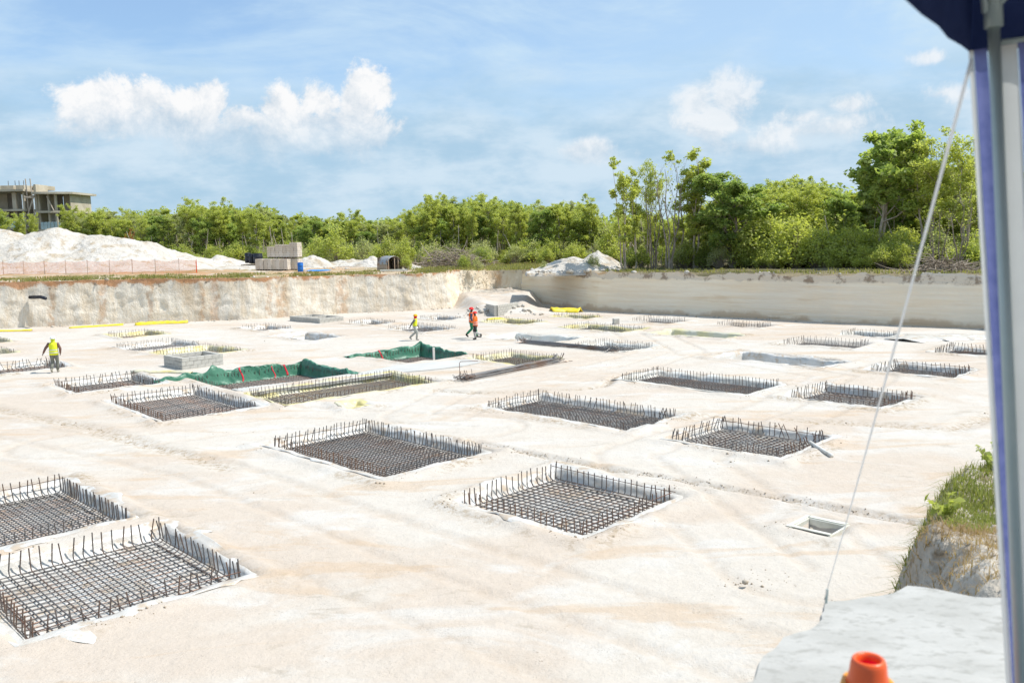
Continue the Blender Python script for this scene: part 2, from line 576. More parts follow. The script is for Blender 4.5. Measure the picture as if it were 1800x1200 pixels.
def groundmat():
    ma = bpy.data.materials.new('upper_ground_soil')
    ma.use_nodes = True
    g = NT(ma.node_tree)
    out = g.n('ShaderNodeOutputMaterial')
    b = g.n('ShaderNodeBsdfPrincipled')
    v = g.n('ShaderNodeTexCoord').outputs['Object']
    x, y, z = g.sep(v)[:3]
    n = g.noise(v, 0.22, 6, 0.62, 0.4)
    col = g.mix(g.sstep(n, 0.4, 0.62), (0.45, 0.265, 0.135), (0.50, 0.40, 0.285))             # orange earth and pale sand
    col = g.mix(g.sstep(g.noise(v, 0.5, 6, 0.65), 0.53, 0.66), col, (0.52, 0.49, 0.43))
    grass = g.m('MULTIPLY', g.sstep(g.noise(g.mapping(v, loc=(9, 3, 0)), 0.3, 6, 0.68), 0.48, 0.6), 0.75)
    col = g.mix(grass, col, (0.19, 0.19, 0.075))
    rightside = g.m('MULTIPLY', g.sstep(g.m('ADD', x, g.m('MULTIPLY', y, 0.1)), 12.0, 17.0), g.sstep(y, 50.0, 54.0))
    col = g.mix(rightside, col, g.mix(g.sstep(n, 0.4, 0.6), (0.11, 0.10, 0.055), (0.24, 0.20, 0.13)))
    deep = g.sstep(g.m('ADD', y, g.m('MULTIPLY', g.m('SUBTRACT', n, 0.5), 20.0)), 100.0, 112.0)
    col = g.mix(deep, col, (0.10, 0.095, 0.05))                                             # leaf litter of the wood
    near = g.sstep(y, 26.0, 14.0)
    col = g.mix(near, col, g.mix(g.sstep(g.noise(v, 1.7, 7, 0.7), 0.38, 0.62), (0.34, 0.285, 0.215), (0.54, 0.49, 0.42)))
    g.put(b.inputs['Base Color'], col)
    b.inputs['Roughness'].default_value = 0.95
    b.inputs['Specular IOR Level'].default_value = 0.1
    g.put(b.inputs['Normal'], g.bump(g.noise(v, 3.5, 7, 0.7), 0.8, 0.12))
    g.t.links.new(b.outputs[0], out.inputs[0])
    return ma


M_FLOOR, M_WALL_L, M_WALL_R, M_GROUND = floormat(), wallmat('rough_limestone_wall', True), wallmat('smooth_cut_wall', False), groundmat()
M_REBAR = pmat('rusty_rebar', (0.135, 0.128, 0.125), (0.20, 0.115, 0.075), 1.6, 0.42, metallic=0.35, rand=0.7, lo=0.42, hi=0.75, bump=0.3, bscale=60, spec=0.5)
M_BAR = pmat('loose_bar_steel', (0.24, 0.235, 0.23), (0.21, 0.13, 0.09), 0.8, 0.4, metallic=0.4, rand=0.9, lo=0.45, hi=0.7, spec=0.5)
M_TIE = pmat('rusty_tie_bar', (0.17, 0.08, 0.05), (0.1, 0.07, 0.06), 3.0, 0.6, metallic=0.2)
M_PLASTIC = pmat('white_plastic_sheet', (0.64, 0.63, 0.60), (0.54, 0.51, 0.46), 1.6, 0.38, bump=0.5, bscale=5, spec=0.5, c3=(0.50, 0.41, 0.31), s3=2.2, bdist=0.05)
M_PLASTIC_Y = pmat('yellow_plastic_sheet', (0.60, 0.52, 0.22), (0.58, 0.55, 0.42), 1.3, 0.4, bump=0.5, bscale=5, spec=0.4, bdist=0.05)
M_PLASTIC_G = pmat('grey_plastic_sheet', (0.70, 0.69, 0.64), (0.60, 0.57, 0.50), 0.9, 0.3, bump=0.6, bscale=4, spec=0.6, bdist=0.06)
M_TARP = pmat('green_tarpaulin', (0.03, 0.14, 0.085), (0.075, 0.22, 0.14), 1.2, 0.42, bump=0.5, bscale=4, spec=0.45, bdist=0.06)
M_RED = pmat('red_ribbon', (0.62, 0.03, 0.05), rough=0.5)
M_TAPE = pmat('yellow_tape', (0.80, 0.60, 0.02), (0.72, 0.60, 0.1), 3, 0.45)
M_BLOCK = pmat('concrete_block', (0.43, 0.415, 0.375), (0.52, 0.505, 0.46), 5, 0.9, bump=0.3, bscale=60, rand=0.6)
M_BLOCK_T = pmat('buff_block', (0.62, 0.54, 0.44), (0.72, 0.65, 0.56), 1.4, 0.9, rand=0.5, lo=0.4, hi=0.6)
M_CONC = pmat('pale_screed', (0.47, 0.47, 0.45), (0.53, 0.52, 0.49), 0.7, 0.85, bump=0.25, bscale=8)
M_SLAB = pmat('broken_slab_concrete', (0.395, 0.39, 0.365), (0.46, 0.455, 0.43), 3.2, 0.9, bump=0.6, bscale=26, c3=(0.34, 0.335, 0.31), s3=14.0, stretch=(0.8, 1.5, 1), bdist=0.008)
M_WOOD = pmat('bark', (0.34, 0.29, 0.23), (0.20, 0.16, 0.12), 2.0, 0.9, rand=0.5)
M_WOOD_P = pmat('pale_bark', (0.50, 0.44, 0.36), (0.32, 0.26, 0.2), 2.0, 0.9, rand=0.4)
M_DEAD = pmat('dead_branch', (0.24, 0.19, 0.14), (0.40, 0.34, 0.27), 1.5, 0.9)
M_RUBBLE = pmat('white_rubble', (0.52, 0.48, 0.42), (0.60, 0.57, 0.52), 0.55, 0.95, bump=0.9, bscale=2.5, c3=(0.44, 0.365, 0.27), s3=0.8, bdist=0.25)
M_CRUMB = pmat('sand_crumb', (0.46, 0.385, 0.30), (0.36, 0.29, 0.21), 0.4, 0.95)
M_STONE = pmat('limestone_rock', (0.40, 0.345, 0.275), (0.5, 0.46, 0.4), 2.0, 0.95, bump=0.4, bscale=9)
M_LEAF = [leafmat('leaf_mid', (0.260, 0.327, 0.081), (0.483, 0.504, 0.114), (0.500, 0.534, 0.204)),
          leafmat('leaf_yellow', (0.461, 0.488, 0.081), (0.500, 0.534, 0.125), (0.500, 0.534, 0.272)),
          leafmat('leaf_deep', (0.192, 0.291, 0.086), (0.355, 0.443, 0.114), (0.500, 0.534, 0.194)),
          leafmat('leaf_olive', (0.384, 0.389, 0.194), (0.500, 0.514, 0.226), (0.500, 0.534, 0.361)),
          leafmat('leaf_rust', (0.336, 0.085, 0.035), (0.255, 0.122, 0.058), (0.403, 0.159, 0.069))]
M_GRASS = leafmat('grass_blades', (0.15, 0.205, 0.03), (0.23, 0.265, 0.06), (0.34, 0.30, 0.13), 1.2)
M_DRYGRASS = leafmat('dry_grass', (0.33, 0.23, 0.12), (0.42, 0.31, 0.18), (0.25, 0.16, 0.08), 1.2)
# ------------------------------------------------------------------ the footings: every cage of bars, pit and sheet
TH = R(44.7)
AX = np.array([math.cos(TH), math.sin(TH)])
BX = np.array([math.sin(TH), -math.cos(TH)])
#  key: centre x, y, side A, side B, angle deg, bar spacing, lean of the upright ends, liner (w/y/g/None), single bars?
PADS = {
    'front_centre': (1.23, 20.68, 3.31, 3.60, 46.0, 0.185, 0.02, 'w', True),
    'long_front': (-4.17, 26.22, 3.41, 5.65, 44.9, 0.140, 0.03, 'w', True),
    'front_left': (-7.84, 16.43, 3.60, 3.77, 43.5, 0.205, 0.07, 'w', True),
    'left_edge': (-12.35, 19.50, 5.40, 4.25, 44.7, 0.165, 0.03, 'w', True),
    'leaning': (7.06, 26.48, 2.90, 3.49, 45.4, 0.185, 0.16, 'w', True),
    'long_mid': (2.27, 31.27, 2.84, 6.20, 46.5, 0.150, 0.09, 'w', True),
    'long_right': (7.70, 36.84, 2.60, 5.90, 44.6, 0.160, 0.03, 'g', True),
    'right_mid': (12.60, 32.88, 2.72, 3.38, 42.6, 0.190, 0.07, 'w', True),
    'right_far': (17.80, 38.59, 2.50, 3.23, 43.8, 0.200, 0.08, 'w', True),
    'tent_edge': (23.30, 44.10, 2.50, 3.40, 44.7, 0.190, 0.06, 'w', True),
    'left_wide': (-12.88, 34.22, 3.33, 5.80, 41.5, 0.160, 0.03, 'w', True),
    'left_small': (-18.16, 39.58, 3.30, 3.64, 41.0, 0.165, 0.04, 'w', True),
    'yellow_long': (-7.12, 37.11, 6.77, 3.20, 41.5, 0.165, 0.02, 'y', True),
    'green_left': (-11.08, 40.68, 5.32, 4.50, 41.0, 0.170, 0.02, None, True),
    'green_mid': (-5.15, 47.00, 3.50, 4.00, 40.0, 0.180, 0.02, None, True),
    'under_bundle': (0.15, 45.00, 2.60, 3.58, 41.0, 0.170, 0.03, 'y', True),
    'behind_man': (-25.9, 44.8, 5.2, 3.2, 42.0, 0.190, 0.08, 'w', True),
    'by_bundle': (5.61, 49.23, 2.65, 3.29, 46.3, 0.180, 0.03, 'g', False),
    'mid_right_far': (17.18, 48.61, 2.44, 3.64, 47.0, 0.200, 0.06, None, False),
    'left_pair_front': (-17.97, 50.63, 3.32, 3.68, 47.0, 0.180, 0.04, 'y', False),
    'left_pair_back': (-21.54, 54.02, 3.45, 3.44, 47.0, 0.180, 0.04, 'w', False),
    'left_far': (-25.79, 61.09, 2.52, 3.04, 46.0, 0.200, 0.04, 'y', False),
    'far_long': (6.09, 58.81, 2.35, 4.89, 43.0, 0.180, 0.04, 'y', False),
    'far_wall_right': (15.42, 59.10, 1.70, 2.95, 44.7, 0.200, 0.06, None, False),
    'far_wall_mid': (4.93, 67.61, 1.60, 3.17, 44.7, 0.200, 0.06, 'y', False),
    'far_wall_between': (10.44, 63.31, 2.00, 3.00, 44.7, 0.200, 0.06, None, False),
    'behind_couple': (0.10, 64.37, 2.28, 3.54, 44.7, 0.180, 0.06, 'y', False),
    'behind_woman': (-6.20, 61.10, 2.62, 3.93, 44.7, 0.170, 0.04, 'w', False),
    'far_left_low': (-10.35, 66.15, 1.92, 2.97, 44.7, 0.190, 0.05, 'w', False),
    'far_corner': (-5.46, 68.32, 1.75, 2.77, 44.7, 0.190, 0.05, 'w', False),
    'by_white_sheet': (21.07, 52.33, 1.60, 2.53, 44.7, 0.180, 0.06, 'g', False),
    'half_lined': (-17.53, 63.64, 1.80, 3.43, 44.7, 0.220, 0.03, 'w', False),
    'edge_back': (-31.3, 51.9, 3.2, 2.6, 44.7, 0.180, 0.04, 'y', False),
    'edge_far': (-34.8, 57.9, 3.0, 2.6, 44.7, 0.190, 0.04, 'y', False),
}
DEPTH = {'green_left': 0.5, 'green_mid': 0.45, 'front_left': 0.30, 'long_front': 0.28}
PAD_LABEL = {
    'front_centre': 'square rebar cage nearest the bottom centre, beside the stretch of bare tan sand',
    'long_front': 'large dense rebar cage in the middle foreground with white plastic spilling at its right',
    'front_left': 'wide-meshed rebar cage in the bottom left corner, its mat open over pale ground',
    'left_edge': 'rebar cage cut off by the left frame edge, just behind the bottom left one',
    'leaning': 'rebar cage with inward-leaning upright bars and a white pipe lying at its right corner',
    'long_mid': 'long rebar cage right of centre whose back uprights lean against one another',
    'long_right': 'long narrow rebar cage in front of the big empty plastic-lined pit on the right',
    'right_mid': 'rebar cage between the leaning-bar cage and the two cages next to the tent',
    'right_far': 'rebar cage on the right, just in front of the one half behind the tent',
    'tent_edge': 'rebar cage half hidden behind the tent curtain at the right edge',
    'left_wide': 'wide rebar cage on the left, in front of the small square one',
    'left_small': 'square rebar cage just right of and nearer than the man in the white helmet',
    'yellow_long': 'long rebar cage lined with yellow plastic, in front of the left green tarpaulin',
    'green_left': 'rebar mat in the pit draped with the larger green tarpaulin by the block box',
    'green_mid': 'rebar mat in the pit draped with the smaller green tarpaulin and white post',
    'under_bundle': 'rebar cage with the nearer bundle of loose bars lying across its right corner',
    'behind_man': 'rebar cage directly behind the man in the white helmet',
    'by_bundle': 'rebar cage at the right end of the farther bundle of loose bars',
    'mid_right_far': 'rebar cage behind the big empty plastic-lined pit, lower right of the far wall',
    'left_pair_front': 'nearer one of the two adjoining rebar cages behind the concrete block box',
    'left_pair_back': 'farther one of the two adjoining rebar cages behind the concrete block box',
    'left_far': 'small rebar cage with yellow plastic below the right end of the yellow tape',
    'far_long': 'long low rebar cage with the small grey block standing behind it',
    'far_wall_right': 'small rebar cage by the foot of the smooth wall, farthest right of the three there',
    'far_wall_mid': 'small rebar cage by the foot of the smooth wall next to crumpled yellow plastic',
    'far_wall_between': 'small rebar cage by the foot of the smooth wall, middle one of the three there',
    'behind_couple': 'low rebar cage just right of and behind the two workers in orange',
    'behind_woman': 'low rebar cage behind the worker in the yellow vest and red scarf',
    'far_left_low': 'low rebar cage just right of the low concrete block frame',
    'far_corner': 'most distant rebar cage, between the two walking groups near the corner ramp',
    'by_white_sheet': 'small rebar cage at the left end of the white sheet by the right wall',
    'half_lined': 'low far rebar cage with white plastic, left of the low block frame',
    'edge_back': 'rebar cage cut by the left frame edge, behind the one behind the white-helmeted man',
    'edge_far': 'farthest rebar cage at the left frame edge, only its corner in view',
}
#  empty lined pits: centre, A, B, angle, depth, liner, label
EMPTY_PITS = {
    'far_grey': (-13.24, 57.9, 2.70, 4.6, 47.0, 0.5, 'w', 'grey-white plastic lining of the empty pit left of the worker in yellow'),
    'behind_bundle': (1.25, 54.3, 3.10, 5.5, 48.0, 0.55, 'g', 'grey plastic lining of the empty pit behind the farther bar bundle'),
    'yellowish': (11.26, 54.22, 2.40, 5.2, 46.0, 0.5, 'gy', 'yellow-grey plastic lining of the far empty pit in front of the smooth wall'),
    'big_right': (12.95, 42.98, 2.60, 5.9, 42.0, 0.6, 'w', 'white plastic lining of the large empty pit in front of the right-hand cages'),
    'small_yellow': (-6.03, 33.32, 0.75, 1.0, 30.0, 0.2, 'y', 'scrap of yellow plastic in a small hole between the cages'),
}
PITS = []
for k, p in PADS.items():
    mg = 0.22 if k not in ('green_left', 'green_mid') else 0.15
    PITS.append((p[0], p[1], R(p[4]), p[2] / 2 + mg, p[3] / 2 + mg, DEPTH.get(k, 0.28)))
for k, p in EMPTY_PITS.items():
    PITS.append((p[0], p[1], R(p[4]), p[2] / 2, p[3] / 2, p[5]))
MANHOLE = (6.42, 18.27, R(46), 0.33, 0.40, 0.5)
PITS.append(MANHOLE)
GULLIES = [([(-1.3, 26.7), (-0.4, 25.9), (1.5, 24.15), (4.24, 22.03), (6.55, 20.25), (8.6, 18.4)], 0.15, 0.13),
           ([(6.3, 40.6), (4.62, 39.1), (3.7, 36.4), (2.5, 35.8), (-1.2, 35.5), (-3.2, 36.2)], 0.2, 0.09),
           ([(-8.0, 24.3), (-14.5, 30.0), (-22, 35.5)], 0.3, 0.04), ([(9.0, 29.0), (13.5, 27.0), (17, 30)], 0.3, 0.04)]


TRACKS = [([(3.0, 12.0), (-2.5, 17.0), (-9.0, 23.5), (-20.0, 31.0)], 1.7), ([(5.5, 16.0), (3.9, 24.6), (9.6, 30.6), (14.5, 37.5), (10.0, 46.0)], 1.6), ([(-3.0, 31.2), (-1.5, 36.0), (4.8, 41.6), (8.5, 47.0), (8.0, 56.0)], 1.6), ([(-14.0, 27.5), (-8.0, 31.5), (-1.4, 29.0)], 1.7)]


def rect_local(x, y, p):
    c, s = math.cos(p[2]), math.sin(p[2])
    dx, dy = x - p[0], y - p[1]
    return dx * c + dy * s, dx * s - dy * c


def seg_dist(x, y, pl):
    d = np.full(np.shape(x), 1e9)
    for (x0, y0), (x1, y1) in zip(pl[:-1], pl[1:]):
        L2 = (x1 - x0) ** 2 + (y1 - y0) ** 2
        t = np.clip(((x - x0) * (x1 - x0) + (y - y0) * (y1 - y0)) / L2, 0, 1)
        d = np.minimum(d, np.hypot(x - x0 - t * (x1 - x0), y - y0 - t * (y1 - y0)))
    return d


def floor_h(x, y, pits=True):
    x, y = np.asarray(x, float), np.asarray(y, float)
    h = 0.10 * fbm(x * 0.16, y * 0.16, 3, 3) + 0.05 * fbm(x * 0.7, y * 0.7, 5, 3)
    for pl, wd, dp in GULLIES:
        d = seg_dist(x, y, pl) + 0.25 * fbm(x * 1.1, y * 1.1, 9, 3)
        h = h - dp * np.exp(-(d / wd) ** 2) + 0.03 * np.exp(-((d - wd * 2.0) / wd) ** 2)
    # ruts left by a digger: two parallel bands with a tread
    for pl, gauge in TRACKS:
        d = seg_dist(x, y, pl) + 0.15 * fbm(x * 0.5, y * 0.5, 19, 2)
        for off in (0.0, gauge):
            q = np.exp(-((d - off) / 0.17) ** 4)
            h = h - 0.03 * q * (0.5 + vnoise(x * 7, y * 7, 23)) + 0.015 * np.exp(-((d - off - 0.26) / 0.08) ** 2)
    # heap and ramp in the far corner
    t = np.clip((y - 70.6) / 14.0, 0, 1)
    cx = -0.6 - 0.9 * t
    wd = 1.1 + 2.2 * t
    side = 1 - sst(np.abs(x - cx), wd, wd + 1.6 + 0.5 * fbm(x * 0.8, y * 0.8, 21, 3))
    h = h + side * (0.40 + 0.85 * t) * sst(y, 69.6, 70.9) * (1 + 0.3 * fbm(x, y, 8, 3))
    h = h + 0.35 * np.exp(-((x + 3.1) / 1.7) ** 2 - ((y - 73.5) / 3.2) ** 2) + 0.35 * np.exp(-((x - 2.0) / 1.6) ** 2 - ((y - 73.0) / 1.6) ** 2)
    if pits:
        for p in PITS:
            r = p[3] + p[4] + 1.5
            mk = (np.abs(x - p[0]) < r) & (np.abs(y - p[1]) < r)
            if not np.any(mk):
                continue
            xx, yy = x[mk], y[mk]
            u, v = rect_local(xx, yy, p)
            nz = 0.16 * fbm(xx * 1.1, yy * 1.1, 31, 3)
            s = np.maximum(np.abs(u) - p[3], np.abs(v) - p[4]) + nz
            hh = h[mk]
            w = sst(-s, -0.02, 0.12)
            hh = hh * (1 - w) - p[5] * w + (0.035 + 0.09 * vnoise(xx * 1.3, yy * 1.3, 41)) * np.exp(-((s - 0.3) / 0.22) ** 2) * (s > -0.05)
            h[mk] = hh
    return h


def build_floor():
    st = 0.125
    ua = np.arange(-8, 100, st)       # along AX
    ub = np.arange(-86, 42, st)       # along BX
    A_, B_ = np.meshgrid(ua, ub, indexing='ij')
    X, Y = A_ * AX[0] + B_ * BX[0], A_ * AX[1] + B_ * BX[1]
    keep = (Y > 8.5) & (Y < 88.5) & (np.abs(X + 0.5) < 0.62 * Y + 3.5) & (Y < 74 + 0.20 * (X + 30) + np.where(X > -6.5, 6, 0)) & (X + Y < 86 + np.where(X < 4, 4, 0))
    nx, ny = X.shape
    F = grid_faces(nx, ny)
    kf = keep.ravel()[F].all(1)
    F = F[kf]
    used = np.unique(F)
    remap = np.zeros(nx * ny, np.int32)
    remap[used] = np.arange(len(used))
    x, y = X.ravel()[used], Y.ravel()[used]
    V = np.stack([x, y, floor_h(x, y)], 1)
    F = remap[F][:, ::-1]
    me = mesh_np('pit_floor', V, F, M_FLOOR, True)
    wear = np.zeros((len(x), 3), np.float32)
    for pl, gauge in TRACKS:
        d = seg_dist(x, y, pl) + 0.15 * fbm(x * 0.5, y * 0.5, 19, 2)
        for off in (0.0, gauge):
            wear[:, 0] = np.maximum(wear[:, 0], np.exp(-((d - off) / 0.19) ** 4))
    for p in PITS:
        r = p[3] + p[4] + 1.5
        mk = (np.abs(x - p[0]) < r) & (np.abs(y - p[1]) < r)
        u, v = rect_local(x[mk], y[mk], p)
        s_ = np.maximum(np.abs(u) - p[3], np.abs(v) - p[4])
        wear[mk, 1] = np.maximum(wear[mk, 1], np.exp(-((s_ - 0.42) / 0.28) ** 2) * sst(fbm(x[mk] * 0.7, y[mk] * 0.7, 77, 3), -0.04, 0.16))
    for pl, wd, dp in GULLIES:
        wear[:, 1] = np.maximum(wear[:, 1], np.exp(-((seg_dist(x, y, pl) + 0.25 * fbm(x * 1.1, y * 1.1, 9, 3)) / (wd * 1.2)) ** 2))
    at = me.attributes.new('wear', 'FLOAT_VECTOR', 'POINT')
    at.data.foreach_set('vector', wear.ravel())
    o = link('pit_floor', me)
    tag(o, 'pale cream sandy floor of the excavated pit', kind='structure')
    mb = MB()
    mb.add([(-120, -20, -0.8), (70, -20, -0.8), (70, 110, -0.8), (-120, 110, -0.8)], [(0, 1, 2, 3)])
    o = mb.build('pit_subsoil', M_FLOOR)
    tag(o, 'bedrock under the pit floor', kind='structure')


build_floor()

# ------------------------------------------------------------------ rim, walls and upper ground
RIM = [  # x, y of the foot line of the wall, wall kind
    (-75, 40, 'L'), (-62, 58, 'L'), (-47, 65.6, 'L'), (-38.8, 67.9, 'L'), (-31, 69.8, 'L'), (-20.9, 71.4, 'L'), (-13.7, 75.6, 'L'), (-7.8, 77.2, 'L'), (-5.2, 79.2, 'L'),
    (-4.3, 82.6, 'N'), (-1.6, 86.0, 'N'), (0.9, 84.6, 'N'),
    (3.3, 80.4, 'R'), (7.0, 72.6, 'R'), (11.0, 69.2, 'R'), (14.8, 65.9, 'R'), (21.9, 59.2, 'R'), (29.0, 54.2, 'R'), (34.5, 49.5, 'R'),
    (36.0, 42.0, 'B'), (24.5, 27.0, 'B'), (13.0, 16.8, 'B'), (7.6, 12.0, 'B'), (6.3, 10.6, 'B'), (5.6, 9.8, 'B'), (4.7, 8.7, 'B'), (4.1, 7.9, 'B'), (3.4, 6.3, 'B'), (2.6, 4.6, 'B'), (1.9, 3.3, 'B'),
    (1.0, 2.7, 'B'), (0.3, 2.2, 'B'), (-1.5, 1.7, 'B'), (-8, 1.2, 'B'), (-30, 0, 'B'), (-60, 8, 'B')]
RC = np.array([-5.0, 40.0])


def top_z(x, y):
    d = np.hypot(x - 1.0, y - 0.5)
    return 3.12 + 0.36 * sst(-x, 6, 36) * (y > 20) + 1.32 * (1 - sst(d, 2.6, 10.5)) + 0.12 * sst(x, 12, 26) * sst(y, 45, 55)


def resample():
    pts, kinds = [], []
    n = len(RIM)
    for i in range(n):
        a, b = RIM[i], RIM[(i + 1) % n]
        L = math.hypot(b[0] - a[0], b[1] - a[1])
        near = min(math.hypot(a[0] - 2, a[1] - 5), math.hypot(b[0] - 2, b[1] - 5)) < 9 and a[0] > -2
        st = 0.10 if near else (0.24 if a[1] > 45 and -50 < a[0] < 36 and b[1] > 45 else 1.6)
        k = max(1, int(L / st))
        for j in range(k):
            t = j / k
            pts.append((a[0] + (b[0] - a[0]) * t, a[1] + (b[1] - a[1]) * t))
            kinds.append(b[2] if a[2] == 'L' and b[2] == 'N' else a[2] if a[2] != 'N' or b[2] != 'R' else 'R')
    return np.array(pts), kinds


RP, RK = resample()
_nx = np.roll(RP, -1, 0) - np.roll(RP, 1, 0)
_nx /= np.linalg.norm(_nx, axis=1)[:, None]
RN = np.stack([-_nx[:, 1], _nx[:, 0]], 1)                   # pick the side that points out of the pit
RN *= np.sign(((RP - RC) * RN).sum(1))[:, None]
RS = np.concatenate([[0], np.cumsum(np.linalg.norm(np.diff(RP, axis=0), axis=1))])
RIM_J = 0.35 * fbm(RS * 0.5, RS * 0 + 3.1, 51, 4)           # ragged plan of the rim


def rim_top():
    lean = np.array([{'L': 0.45, 'N': 0.9, 'R': 0.25, 'B': 0.4}[k] for k in RK])
    big = np.array([{'L': 1.0, 'N': 2.0, 'R': 0.45, 'B': 1.0}[k] for k in RK])
    return RP + RN * (lean + big * RIM_J)[:, None]


RT = rim_top()
RTZ = top_z(RT[:, 0], RT[:, 1]) + np.array([{'L': 0.10, 'N': 0.2, 'R': 0.42, 'B': 0.28}[k] for k in RK]) * fbm(RS * 0.9, RS * 0 + 1.7, 61, 4) * 2


def build_walls():
    n = len(RP)
    walls = {}
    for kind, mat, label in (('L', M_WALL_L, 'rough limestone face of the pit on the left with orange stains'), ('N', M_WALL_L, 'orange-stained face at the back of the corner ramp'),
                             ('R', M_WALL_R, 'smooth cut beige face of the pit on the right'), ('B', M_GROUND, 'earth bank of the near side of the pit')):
        idx = [i for i in range(n) if RK[i] == kind]
        rows = 34 if kind != 'B' else 26
        V, F = [], []
        pos = {}
        allidx = sorted(set(idx + [(i + 1) % n for i in idx] + [(i - 1) % n for i in idx]))
        ts = np.linspace(0, 1, rows)
        A_ = np.array(allidx)
        s = RS[A_][:, None]
        z = -0.45 + (RTZ[A_][:, None] + 0.45) * ts[None]
        t = sst(ts, 0.0, 1.0)[None] * 0.5 + ts[None] * 0.5
        bx = RP[A_][:, None, :] * (1 - t[..., None]) + RT[A_][:, None, :] * t[..., None]
        fade = np.sin(np.clip(ts, 0, 1) * math.pi)[None] ** 0.4
        fade[0, -1] = 0
        if kind in 'LN':
            d = 0.22 * fbm(s * 0.45 + z * 0.1, z * 0.4, 71, 3) + 0.22 * fbm(s * 2.0, z * 0.7, 73, 4) + 0.20 * fbm(s * 2.6, z * 2.4, 74, 3)
        elif kind == 'R':
            d = 0.10 * fbm(s * 0.25, z * 4.0, 75, 3) + 0.35 * fbm(s * 0.12, z * 0.3, 76, 2) + 0.25 * fbm(s * 1.4, z * 2.0, 77, 3) * sst(z, 2.5, 3.0)
        else:
            d = 0.75 * fbm(s * 1.2, z * 1.4, 78, 4) + 0.4 * fbm(s * 4, z * 4, 79, 3)
        bx = bx + RN[A_][:, None, :] * (d * fade)[..., None]
        V = np.concatenate([bx, z[..., None]], 2).reshape(-1, 3)
        where = {i: j for j, i in enumerate(allidx)}
        for i in idx:
            a, b = where[i], where[(i + 1) % n]
            for r in range(rows - 1):
                F.append((a * rows + r, a * rows + r + 1, b * rows + r + 1, b * rows + r))
        o = link('pit_wall', mesh_np('pit_wall', V, F, mat, True))
        tag(o, label, kind='structure')
        walls[kind] = o
    return walls


BANK_OBJ = build_walls()['B']


def build_ground():
    offs = np.array([0, .12, .28, .5, .8, 1.15, 1.6, 2.2, 3, 4.2, 6, 8.5, 12, 17, 24, 36, 60, 110, 220, 500, 1200, 3000.])
    n = len(RT)
    dirv = RT - RC
    dirv /= np.linalg.norm(dirv, axis=1)[:, None]
    k = np.clip(offs / 14.0, 0, 1)
    V = np.zeros((n, len(offs), 3))
    for j, o_ in enumerate(offs):
        d = RN * (1 - k[j]) + dirv * k[j] if o_ < 3 else dirv
        p = RT + d * o_ if o_ < 3 else RT + dirv * o_
        V[:, j, :2] = p
        hgt = top_z(p[:, 0], p[:, 1])
        hgt = hgt + (0.16 * fbm(p[:, 0] * 0.8, p[:, 1] * 0.8, 81, 4) + 0.10 * fbm(p[:, 0] * 3, p[:, 1] * 3, 82, 3)) * (1 if o_ < 40 else 0)
        f = math.exp(-o_ / 0.5)
        V[:, j, 2] = RTZ * f + hgt * (1 - f)
    F = []
    m_ = len(offs)
    i = np.arange(n)
    i2 = (i + 1) % n
    for j in range(m_ - 1):
        F.append(np.stack([i * m_ + j, i * m_ + j + 1, i2 * m_ + j + 1, i2 * m_ + j], 1))
    o = link('ground', mesh_np('ground', V.reshape(-1, 3), np.concatenate(F), M_GROUND, True))
    tag(o, 'orange and sandy ground of the clearing above the pit', kind='structure')


build_ground()


# ------------------------------------------------------------------ rock and heap helpers
def rock_geo(rng, c, r, flat=0.7):
    V = np.array([(0, 0, 1), (0.89, 0, 0.45), (0.28, 0.85, 0.45), (-0.72, 0.53, 0.45), (-0.72, -0.53, 0.45), (0.28, -0.85, 0.45),
                  (0.72, 0.53, -0.45), (-0.28, 0.85, -0.45), (-0.89, 0, -0.45), (-0.28, -0.85, -0.45), (0.72, -0.53, -0.45), (0, 0, -1)])
    F = [(0, 1, 2), (0, 2, 3), (0, 3, 4), (0, 4, 5), (0, 5, 1), (1, 6, 2), (2, 7, 3), (3, 8, 4), (4, 9, 5), (5, 10, 1),
         (6, 7, 2), (7, 8, 3), (8, 9, 4), (9, 10, 5), (10, 6, 1), (11, 7, 6), (11, 8, 7), (11, 9, 8), (11, 10, 9), (11, 6, 10)]
    V = V * rng.uniform(0.65, 1.2, (12, 1)) * np.array([1, rng.uniform(0.6, 1), flat]) * r
    a = rng.uniform(0, 6.28)
    ca, sa = math.cos(a), math.sin(a)
    V = np.stack([V[:, 0] * ca - V[:, 1] * sa, V[:, 0] * sa + V[:, 1] * ca, V[:, 2]], 1)
    return V + np.array(c), F


def rocks(name, spots, mat, seed, label, kind='stuff'):
    """spots: list of (x, y, z, r)"""
    rng = np.random.default_rng(seed)
    VV, FF, o = [], [], 0
    for (x, y, z, r) in spots:
        V, F = rock_geo(rng, (x, y, z), r)
        VV.append(V)
        FF.append(np.array(F) + o)
        o += 12
    ob = link(name, mesh_np(name, np.concatenate(VV), np.concatenate(FF), mat, False))
    return tag(ob, label, 'rocks', kind=kind)


